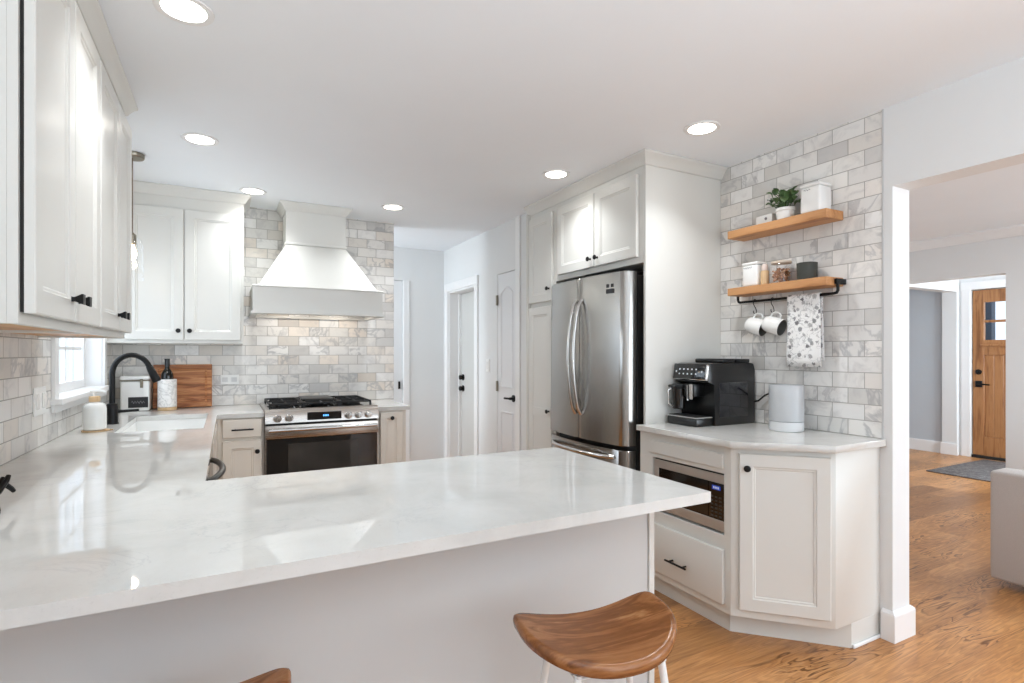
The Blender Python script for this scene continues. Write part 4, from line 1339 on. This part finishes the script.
# control face, slightly tilted, ringed by a chrome band
b = B(); xk = xf_ - 0.050
b.m = Matrix.Translation((xk, (y0c + y1c) / 2, z0 + 0.292)) @ Matrix.Rotation(math.radians(9), 4, 'Y')
b.box(-0.012, 0.012, -0.122, 0.116, -0.047, 0.043, 0.009, 3); cpn = obj('control_panel', b, M_CHROME, t)
b2 = B(); b2.m = b.m; b2.box(-0.016, -0.004, -0.113, 0.118, -0.041, 0.0445, 0.003, 2); obj('touch_panel', b2, M_BLACKG, cpn)
b2 = B(); b2.m = b.m
random.seed(3)
for r in (-1, 1):
    for i in range(5):
        yy = 0.070 - i * 0.030
        b2 = B(); b2.m = b.m; b2.box(-0.0172, -0.016, yy - 0.0045, yy + 0.0045, r * 0.013 - 0.004, r * 0.013 + 0.004)
        obj('touch_icon', b2, M_ICON, cpn)
for yy in (0.095, -0.090):
    b2 = B(); b2.m = b.m; b2.box(-0.0172, -0.016, yy - 0.004, yy + 0.004, -0.005, 0.005)
    obj('touch_icon', b2, M_ICON, cpn)
b = B(); b.box(xf_ - 0.075, xf_ + 0.002, 2.15, 2.225, z0 + 0.155, z0 + 0.228, 0.006, 2); obj('spout_block', b, M_BLACKP, t)
b = B(); b.box(xf_ - 0.082, xf_ - 0.074, 2.158, 2.180, z0 + 0.140, z0 + 0.225, 0.003); b.tube([(xf_ - 0.078, 2.195, z0 + 0.135), (xf_ - 0.078, 2.195, z0 + 0.22)], 0.006, 8); obj('spout_trim', b, M_CHROME, t)
# milk carafe on the front
b = B(); b.lathe([(0.030, 0), (0.034, 0.004), (0.040, 0.115), (0.0, 0.116)], (xf_ - 0.066, 2.272, z0 + 0.082), 24); mc = obj('milk_carafe', b, plain('smoked_plastic', (34, 30, 28), 0.12), t)
b = B(); b.lathe([(0.042, 0), (0.044, 0.006), (0.044, 0.018), (0.030, 0.026), (0.0, 0.028)], (xf_ - 0.066, 2.272, z0 + 0.199), 24); b.box(xf_ - 0.118, xf_ - 0.085, 2.25, 2.305, z0 + 0.204, z0 + 0.218, 0.004); obj('carafe_lid', b, M_BLACKP, mc)
b = B(); b.tube([(xf_ - 0.10, 2.288, z0 + 0.200), (xf_ - 0.122, 2.296, z0 + 0.188), (xf_ - 0.118, 2.296, z0 + 0.11), (xf_ - 0.095, 2.288, z0 + 0.095)], 0.005, 8); obj('carafe_handle', b, M_CHROME, mc)
# lids, side panel, plug lead
b = B(); b.box(xf_ + 0.085, xf_ + 0.185, y0c + 0.02, y1c - 0.02, z0 + 0.3415, z0 + 0.366, 0.006, 2); obj('bean_lid', b, M_BLACKP, t)
b = B(); b.box(xf_ + 0.19, xf_ + 0.30, y0c + 0.015, y1c - 0.02, z0 + 0.3415, z0 + 0.364, 0.006, 2); obj('water_lid', b, M_BLACKP, t)
b = B(); b.box(xf_ + 0.035, xf_ + 0.262, y0c - 0.003, y0c + 0.004, z0 + 0.045, z0 + 0.235, 0.002); obj('service_door', b, plain('tank_navy_gloss', (12, 15, 24), 0.04, 0.0, 1.0), t)
b = B(); b.tube([(2.650, 2.076, z0 + 0.120), (2.656, 2.050, z0 + 0.128), (2.662, 2.015, z0 + 0.160), (2.667, 1.975, z0 + 0.180), (2.677, 1.94, z0 + 0.190)], 0.005, 8); obj('power_cord', b, M_BLACKP, t)

# grey crock
cx, cy = 2.545, 1.80
t = thing('utensil_crock', 'tall grey glazed crock with a white foot beside the coffee machine', 'crock', (cx, cy, 0.915))
b = B(); b.lathe([(0.078, 0.048), (0.082, 0.052), (0.082, 0.229), (0.0805, 0.234), (0.0765, 0.234), (0.0755, 0.228), (0.0755, 0.065), (0.0, 0.065)], (cx, cy, 0.9155), 40); obj('glazed_wall', b, M_GREYVASE, t)
b = B(); b.lathe([(0.0765, 0), (0.0805, 0.003), (0.0815, 0.010), (0.081, 0.0475), (0.0, 0.048)], (cx, cy, 0.9155), 40); obj('foot', b, plain('white_glaze', (222, 223, 224), 0.3), t)

# ------------------------------------------------------------------ open shelves
SY0, SY1, SX = 1.588, 2.168, 2.542
b = B(); b.box(SX, RX - 0.001, SY0, SY1, 1.966, 2.010, 0.002)
t = thing('floating_shelf', 'upper oak floating shelf holding the potted plant', 'shelf', (RX, 1.88, 1.966), 'oak shelves on the marble wall')
obj('board', b, M_OAK, t)
t = thing('floating_shelf', 'lower oak shelf with a black iron rail beneath it', 'shelf', (RX, 1.88, 1.638), 'oak shelves on the marble wall')
b = B(); b.box(SX, RX - 0.001, SY0, SY1, 1.640, 1.682, 0.002); obj('board', b, M_OAK, t)
b = B()
rxx = 2.615
b.tube([(rxx, 2.155, 1.639), (rxx, 2.155, 1.620), (rxx, 2.150, 1.608), (rxx, 2.14, 1.603), (rxx, 1.600, 1.603), (rxx, 1.583, 1.606), (rxx, 1.577, 1.617), (rxx, 1.577, 1.66)], 0.0075, 10)
obj('towel_rail', b, M_BLACK, t)
b = B(); b.box(rxx - 0.012, RX - 0.001, 1.573, 1.5875, 1.648, 1.674, 0.002); obj('bracket', b, M_BLACK, t)

zs1 = 2.0105
# plant
cx, cy = 2.612, 1.853
t = thing('potted_plant', 'small leafy green plant in a white pot on the upper shelf', 'plant', (cx, cy, zs1))
b = B(); b.lathe([(0.036, 0), (0.040, 0.003), (0.045, 0.05), (0.049, 0.052), (0.049, 0.066), (0.045, 0.066), (0.044, 0.056), (0.0, 0.056)], (cx, cy, zs1), 28); obj('pot', b, M_WHITE, t)
b = B(); b.lathe([(0.0435, 0), (0.0435, 0.003), (0.0, 0.006)], (cx, cy, zs1 + 0.0555), 20); obj('soil', b, plain('soil', (52, 38, 28), 0.9), t)
random.seed(11)
b = B(); stems = B()
for i in range(40):
    a = random.uniform(0, 2 * PI); el = random.uniform(0.25, 1.35)
    L = random.uniform(0.05, 0.098)
    base = Vector((cx + 0.012 * math.cos(a), cy + 0.012 * math.sin(a), zs1 + 0.058))
    dirv = Vector((math.cos(a) * math.cos(el) * 0.75, math.sin(a) * math.cos(el), math.sin(el) * 1.05))
    tip = base + dirv * L
    tip.x = min(tip.x, 2.652)
    stems.tube([base, base + Vector((0, 0, L * 0.35)) + dirv * L * 0.3, tip], 0.0016, 5)
    # leaf: cupped oval blade
    w_, l_ = random.uniform(0.015, 0.021), random.uniform(0.028, 0.038)
    axis = (dirv + Vector((random.uniform(-.4, .4), random.uniform(-.4, .4), random.uniform(-0.1, .4)))).normalized()
    side = axis.cross(Vector((0, 0, 1))).normalized(); nn = side.cross(axis).normalized()
    if nn.z < 0: nn = -nn
    vs, fs = [], []
    prof_ = [0.2, 0.8, 1.0, 1.0, 0.8, 0.25]
    for j, wv_ in enumerate(prof_):
        u = j / 5
        c0 = tip + axis * (l_ * u) + nn * (0.010 * math.sin(PI * u) - 0.006 * u)
        for s_ in (-1, -0.5, 0, 0.5, 1):
            p_ = c0 + side * (w_ * wv_ * s_) + nn * (0.006 * s_ * s_)
            p_.x = min(p_.x, 2.672)
            vs.append(p_)
    for j in range(5):
        for q_ in range(4): fs.append((j * 5 + q_, j * 5 + q_ + 1, j * 5 + q_ + 6, j * 5 + q_ + 5))
    b.add(vs, fs)
obj('leaves', b, M_LEAF, t, 60); obj('stems', stems, plain('stem_green', (70, 96, 48), 0.5), t)


def script_marks(yc, zc, x, w, n, amp, r, seed):
    random.seed(seed); pts = []
    for i in range(n + 1):
        pts.append((x, yc + w / 2 - w * i / n, zc + amp * math.sin(i * 1.9) * (0.5 + random.random() * 0.7)))
    b = B(); b.tube(pts, r, 4)
    return b


M_SCRIPT = plain('canister_script', (120, 120, 124), 0.6)


def square_can(x0, x1, y0, y1, z0, h, label, lid_over=0.0006):
    t = thing('canister', label, 'canister', ((x0 + x1) / 2, (y0 + y1) / 2, z0))
    b = B(); b.box(x0, x1, y0, y1, z0, z0 + h - 0.016, 0.012, 3); obj('body', b, M_WENAMEL, t)
    b = B(); b.box(x0 - lid_over, x1 + lid_over, y0 - lid_over, y1 + lid_over, z0 + h - 0.016, z0 + h, 0.006, 3); obj('lid', b, M_WENAMEL, t)
    return t


t = square_can(2.562, 2.662, 1.634, 1.738, zs1, 0.148, 'white square canister with small dark script on the upper shelf')
obj('script', script_marks(1.700, zs1 + 0.116, 2.5615, 0.034, 9, 0.005, 0.0012, 4), M_SCRIPT, t)
# small white box with a dark dot
t = thing('trinket_box', 'small white box with a grey dot beside the potted plant', 'box', (2.64, 1.985, zs1))
b = B(); b.box(2.615, 2.668, 1.936, 2.035, zs1, zs1 + 0.062, 0.004, 2); obj('body', b, M_WHITE, t)
b = B(); b.m = Matrix.Translation((2.615, 1.972, zs1 + 0.040)) @ Matrix.Rotation(-PI / 2, 4, 'Y'); b.lathe([(0.008, 0), (0.007, 0.003), (0, 0.004)], n=14); obj('dot', b, M_SCRIPT, t)

zs2 = 1.6825
t = square_can(2.572, 2.662, 1.995, 2.093, zs2, 0.136, 'tall white canister with grey script on the lower shelf end by the tall panel')
obj('script', script_marks(2.055, zs2 + 0.105, 2.5715, 0.055, 15, 0.005, 0.0012, 9), M_SCRIPT, t)
# little bamboo bottle
cx, cy = 2.60, 1.967
t = thing('spice_bottle', 'small wooden spice bottle with a pale top, beside the nut jar', 'bottle', (cx, cy, zs2))
b = B(); b.lathe([(0.019, 0), (0.021, 0.002), (0.021, 0.074), (0.018, 0.08), (0.0, 0.081)], (cx, cy, zs2), 20); obj('bottle', b, M_BAMBOO, t)
b = B(); b.lathe([(0.016, 0), (0.017, 0.004), (0.016, 0.028), (0.010, 0.036), (0.0, 0.037)], (cx, cy, zs2 + 0.0812), 18); obj('cap', b, plain('pale_cap', (224, 206, 196), 0.5), t)
# nut jar
cx, cy = 2.61, 1.875
t = thing('nut_jar', 'clear glass jar of mixed nuts with a wooden lid on the lower shelf', 'jar', (cx, cy, zs2))
b = B(); b.lathe([(0.048, 0.0), (0.052, 0.004), (0.052, 0.098), (0.048, 0.104), (0.045, 0.104), (0.049, 0.098), (0.049, 0.005), (0.0, 0.005)], (cx, cy, zs2), 32); obj('glass_body', b, M_GLASS, t)
b = B(); b.lathe([(0.046, 0), (0.05, 0.001), (0.05, 0.011), (0.048, 0.013), (0.0, 0.013)], (cx, cy, zs2 + 0.1045), 30); obj('lid', b, plain('pale_wood_lid', (206, 190, 172), 0.5), t)
random.seed(5)
b = B()
for i in range(150):
    r_ = 0.041 * math.sqrt(random.random()); a = random.uniform(0, 2 * PI); z = zs2 + 0.012 + random.random() * 0.066
    bm = bmesh.new(); bmesh.ops.create_icosphere(bm, subdivisions=1, radius=0.0075)
    b.m = Matrix.Translation((cx + r_ * math.cos(a), cy + r_ * math.sin(a), z)) @ Matrix.Rotation(random.uniform(0, PI), 4, Vector((random.random(), random.random(), random.random())).normalized()) @ Matrix.Diagonal((1.25, 0.8, 0.7, 1))
    b.bm(bm); bm.free()
b.m = None
o = obj('nuts', b, M_NUTS, t); o['kind'] = 'stuff'
# dark cup
cx, cy = 2.612, 1.732
b = B(); b.lathe([(0.042, 0), (0.045, 0.003), (0.048, 0.088), (0.045, 0.089), (0.042, 0.01), (0.0, 0.01)], (cx, cy, zs2), 32)
tag(obj('cup', b, plain('dark_olive_stoneware', (58, 60, 54), 0.6), None, 35, True, (cx, cy, zs2)), 'dark grey-green straight cup at the rail bracket end of the lower shelf', 'cup')

# towel folded over the rail
ty0, ty1 = 1.652, 1.842
random.seed(2)
prof = []
zt_, zb = 1.603, 1.243
front_pts = [(rxx - 0.0125 - 0.003 * math.sin(i * 0.7), zb + (zt_ - zb) * i / 10) for i in range(11)]
arc = [(rxx - 0.0125 * math.cos(a), zt_ + 0.0125 * math.sin(a)) for a in [PI * i / 8 for i in range(1, 8)]]
back_pts = [(rxx + 0.0125, zt_ - (zt_ - zb - 0.03) * i / 8) for i in range(9)]
path = front_pts + arc + back_pts
n = 18
b = B(); vs = []; fs = []
for i, (x, z) in enumerate(path):
    drop = max(0.0, min(1.0, (zt_ - z) / 0.36))
    for j in range(n + 1):
        u = j / n
        yy = ty0 + 0.008 * (1 - drop) + (ty1 - ty0 - 0.016 * (1 - drop)) * u
        wv_ = 0.006 * math.sin(u * 7.0 + 0.5) * drop
        vs.append((x + (wv_ if x < rxx else wv_ * 0.5), yy, z))
for i in range(len(path) - 1):
    for j in range(n): fs.append((i * (n + 1) + j, i * (n + 1) + j + 1, (i + 1) * (n + 1) + j + 1, (i + 1) * (n + 1) + j))
b.add(vs, fs)
tw = obj('dish_towel', b, M_CLOTH, None, 60, True, (rxx, 1.75, 1.60))
tag(tw, 'white dish towel with a grey leaf print hanging from the iron rail', 'towel')
sm = tw.modifiers.new('thickness', 'SOLIDIFY'); sm.thickness = 0.0022; sm.offset = 0

# hooks and mugs
def s_hook(y, label):
    b = B(); pts = []
    z = 1.603
    for i in range(9):
        a = math.radians(-30 + 210 * (i / 8)); pts.append((rxx + 0.0105 * math.cos(a), y, z + 0.0105 * math.sin(a)))
    pts.append((rxx - 0.010, y, z - 0.02)); pts.append((rxx + 0.002, y - 0.004, z - 0.04))
    for i in range(8):
        a = math.radians(30 - 230 * (i / 7)); pts.append((rxx - 0.004 + 0.013 * math.cos(a), y - 0.004, z - 0.058 + 0.013 * math.sin(a)))
    b.tube(pts, 0.0022, 8)
    return tag(obj('s_hook', b, M_BLACK, None, 35, True, (rxx, y, z)), label, 'hook', 'hooks on the iron rail')


M_MUGIN = plain('mug_inside_grey', (112, 112, 108), 0.35)  # mug insides coloured a darker grey than the white outside


def mug(y, label):
    t = thing('mug', label, 'mug', (rxx - 0.004, y - 0.004, 1.52), 'mugs hung under the lower shelf')
    # axis nearly level, mouth towards -y and a little down; handle loop on top
    T = Matrix.Translation((rxx - 0.006, y - 0.012, 1.462)) @ Matrix.Rotation(math.radians(18), 4, 'X') @ Matrix.Rotation(math.radians(6), 4, 'Z') @ Matrix.Rotation(PI / 2, 4, 'X') @ Matrix.Scale(1.08, 4)
    b = B(); b.m = T
    b.lathe([(0.028, -0.048), (0.034, -0.044), (0.040, -0.03), (0.0425, 0.0), (0.0425, 0.044), (0.0415, 0.0455), (0.0405, 0.0455), (0.0403, 0.044), (0.0403, -0.005), (0.037, -0.032), (0.028, -0.0435), (0.0, -0.0435)], n=32)
    obj('body', b, M_WHITE, t)
    b = B(); b.m = T
    b.lathe([(0.0399, 0.0435), (0.0399, -0.005), (0.0366, -0.032), (0.028, -0.043), (0.0, -0.043)], n=32)
    b.f = b.f[:-2]
    obj('interior', b, M_MUGIN, t)
    b = B(); b.m = T
    b.tube([(0, 0.041, 0.022), (0, 0.056, 0.024), (0, 0.066, 0.012), (0, 0.067, -0.006), (0, 0.058, -0.022), (0, 0.039, -0.026)], 0.0045, 8)
    obj('handle', b, M_WHITE, t)
    return t


s_hook(2.042, 'black s-hook holding the mug farther from the towel')
s_hook(1.932, 'black s-hook holding the mug closer to the towel')
mug(2.042, 'white mug hanging farther from the printed towel')
mug(1.932, 'white mug hanging closer to the printed towel')

# ------------------------------------------------------------------ bar stools
def stool(x, y, rz, label):
    t = thing('bar_stool', label, 'bar stool', (x, y, 0), 'bar stools at the peninsula', rz)
    hw, d = 0.198, 0.262           # half width, depth; flat back at local y=0, rounded front at -d
    n, rings_n = 56, 10
    th = 0.037

    def outline(a):                # a in [0, 2pi): D shape with a softly dished back edge
        cxx, sy = math.cos(a), math.sin(a)
        ex = 2.12
        px_ = hw * math.copysign(abs(cxx) ** (2 / ex), cxx)
        if sy < 0: py_ = -0.092 - (d - 0.092) * abs(sy) ** (2 / 2.04)
        else: py_ = -0.092 + 0.092 * abs(sy) ** (2 / 6.0) - 0.024 * (1 - (px_ / hw) ** 2) * sy
        return px_, py_

    def top(px_, py_):
        u = px_ / hw; v = (-py_) / d
        dish = 0.034 * abs(u) ** 2.2 * (1 - 0.1 * v)
        return 0.646 + dish + 0.010 * (1 - v) ** 2

    cen = (0.0, -0.125)
    rings = []
    # bottom (centre to rim), rim, top (rim to centre)
    for f, lay in [(0.02, 'b'), (0.45, 'b'), (0.80, 'b'), (0.93, 'b'), (0.985, 'm1'), (1.0, 'm2'), (0.992, 'm3'), (0.96, 't'), (0.9, 't'), (0.75, 't'), (0.55, 't'), (0.3, 't'), (0.02, 't')]:
        ring = []
        for i in range(n):
            px_, py_ = outline(2 * PI * i / n)
            qx, qy = cen[0] + (px_ - cen[0]) * f, cen[1] + (py_ - cen[1]) * f
            z = top(qx, qy)
            if lay == 'b': z -= th - 0.006 * f * f
            elif lay == 'm1': z -= th * 0.72
            elif lay == 'm2': z -= th * 0.42
            elif lay == 'm3': z -= th * 0.14
            ring.append((qx, qy, z))
        rings.append(ring)
    b = B(); b.loft(rings)
    obj('seat', b, M_WALNUT, t, 60, False)
    cx_, cy_ = 0.0, -0.135
    tops = []
    for sx in (-1, 1):
        for sy in (-1, 1):
            p0 = Vector((cx_ + sx * 0.105, cy_ + sy * 0.075, 0.616)); p1 = Vector((cx_ + sx * 0.185, cy_ + sy * 0.125, 0.006))
            b = B(); b.tube([p0, p0.lerp(p1, 0.5), p1], [0.009, 0.009, 0.008], 12)
            obj('leg', b, M_WENAMEL, t, 35, False)
    b = B(); zr = 0.24; f = (0.616 - zr) / 0.61
    ax, ay = 0.105 + 0.08 * f, 0.075 + 0.05 * f
    pts = [(cx_ - ax, cy_ - ay, zr), (cx_ + ax, cy_ - ay, zr), (cx_ + ax, cy_ + ay, zr), (cx_ - ax, cy_ + ay, zr)]
    for i in range(4): b.tube([pts[i], pts[(i + 1) % 4]], 0.008, 10)
    obj('footrest', b, M_WENAMEL, t, 35, False)
    b = B(); b.box(cx_ - 0.115, cx_ + 0.115, cy_ - 0.085, cy_ + 0.085, 0.607, 0.613, 0.002); obj('mounting_plate', b, M_WENAMEL, t, 35, False)
    return t


stool(0.806, 1.161, math.radians(-8), 'walnut saddle-seat bar stool with white legs at the open end of the peninsula')
stool(-0.075, 1.232, math.radians(-8), 'walnut bar stool mostly cut off by the bottom edge of the picture')

# ------------------------------------------------------------------ living room
t = thing('sofa', 'grey-beige upholstered sofa end beyond the opening', 'sofa', (4.8, 1.0, 0))
x0, x1, y1s = 3.80, 5.75, 1.44
b = B(); b.box(x0 + 0.005, x0 + 0.19, 0.50, y1s, 0.045, 0.652, 0.018, 3); obj('armrest', b, M_SOFA, t)
b = B(); b.box(x1 - 0.19, x1, 0.50, y1s, 0.045, 0.652, 0.018, 3); obj('armrest', b, M_SOFA, t)
b = B(); b.box(x0 + 0.192, x1 - 0.192, 0.52, y1s - 0.04, 0.075, 0.30, 0.012, 2); obj('base', b, M_SOFA, t)
b = B(); b.box(x0 + 0.192, x1 - 0.192, 0.50, 0.70, 0.302, 0.652, 0.03, 3); obj('backrest', b, M_SOFA, t)
for i in range(2):
    a = x0 + 0.194 + i * ((x1 - x0 - 0.388) / 2)
    b = B(); b.box(a, a + (x1 - x0 - 0.388) / 2 - 0.004, 0.702, y1s - 0.02, 0.302, 0.45, 0.03, 3); obj('seat_cushion', b, M_SOFA, t)
for x in (x0 + 0.13, x1 - 0.13):
    for y in (0.58, y1s - 0.13):
        b = B(); b.lathe([(0.018, 0), (0.025, 0.044), (0.0, 0.0445)], (x, y, 0.0005), 14); obj('leg', b, plain('dark_sofa_leg', (40, 34, 30), 0.5), t)

b = B(); b.box(6.86, 8.20, 2.30, 3.16, 0.0005, 0.012, 0.004, 2)
tag(obj('entry_rug', b, M_RUG, None, 35, True, (7.5, 2.73, 0)), 'dark grey woven rug on the oak floor before the wooden front door', 'rug')
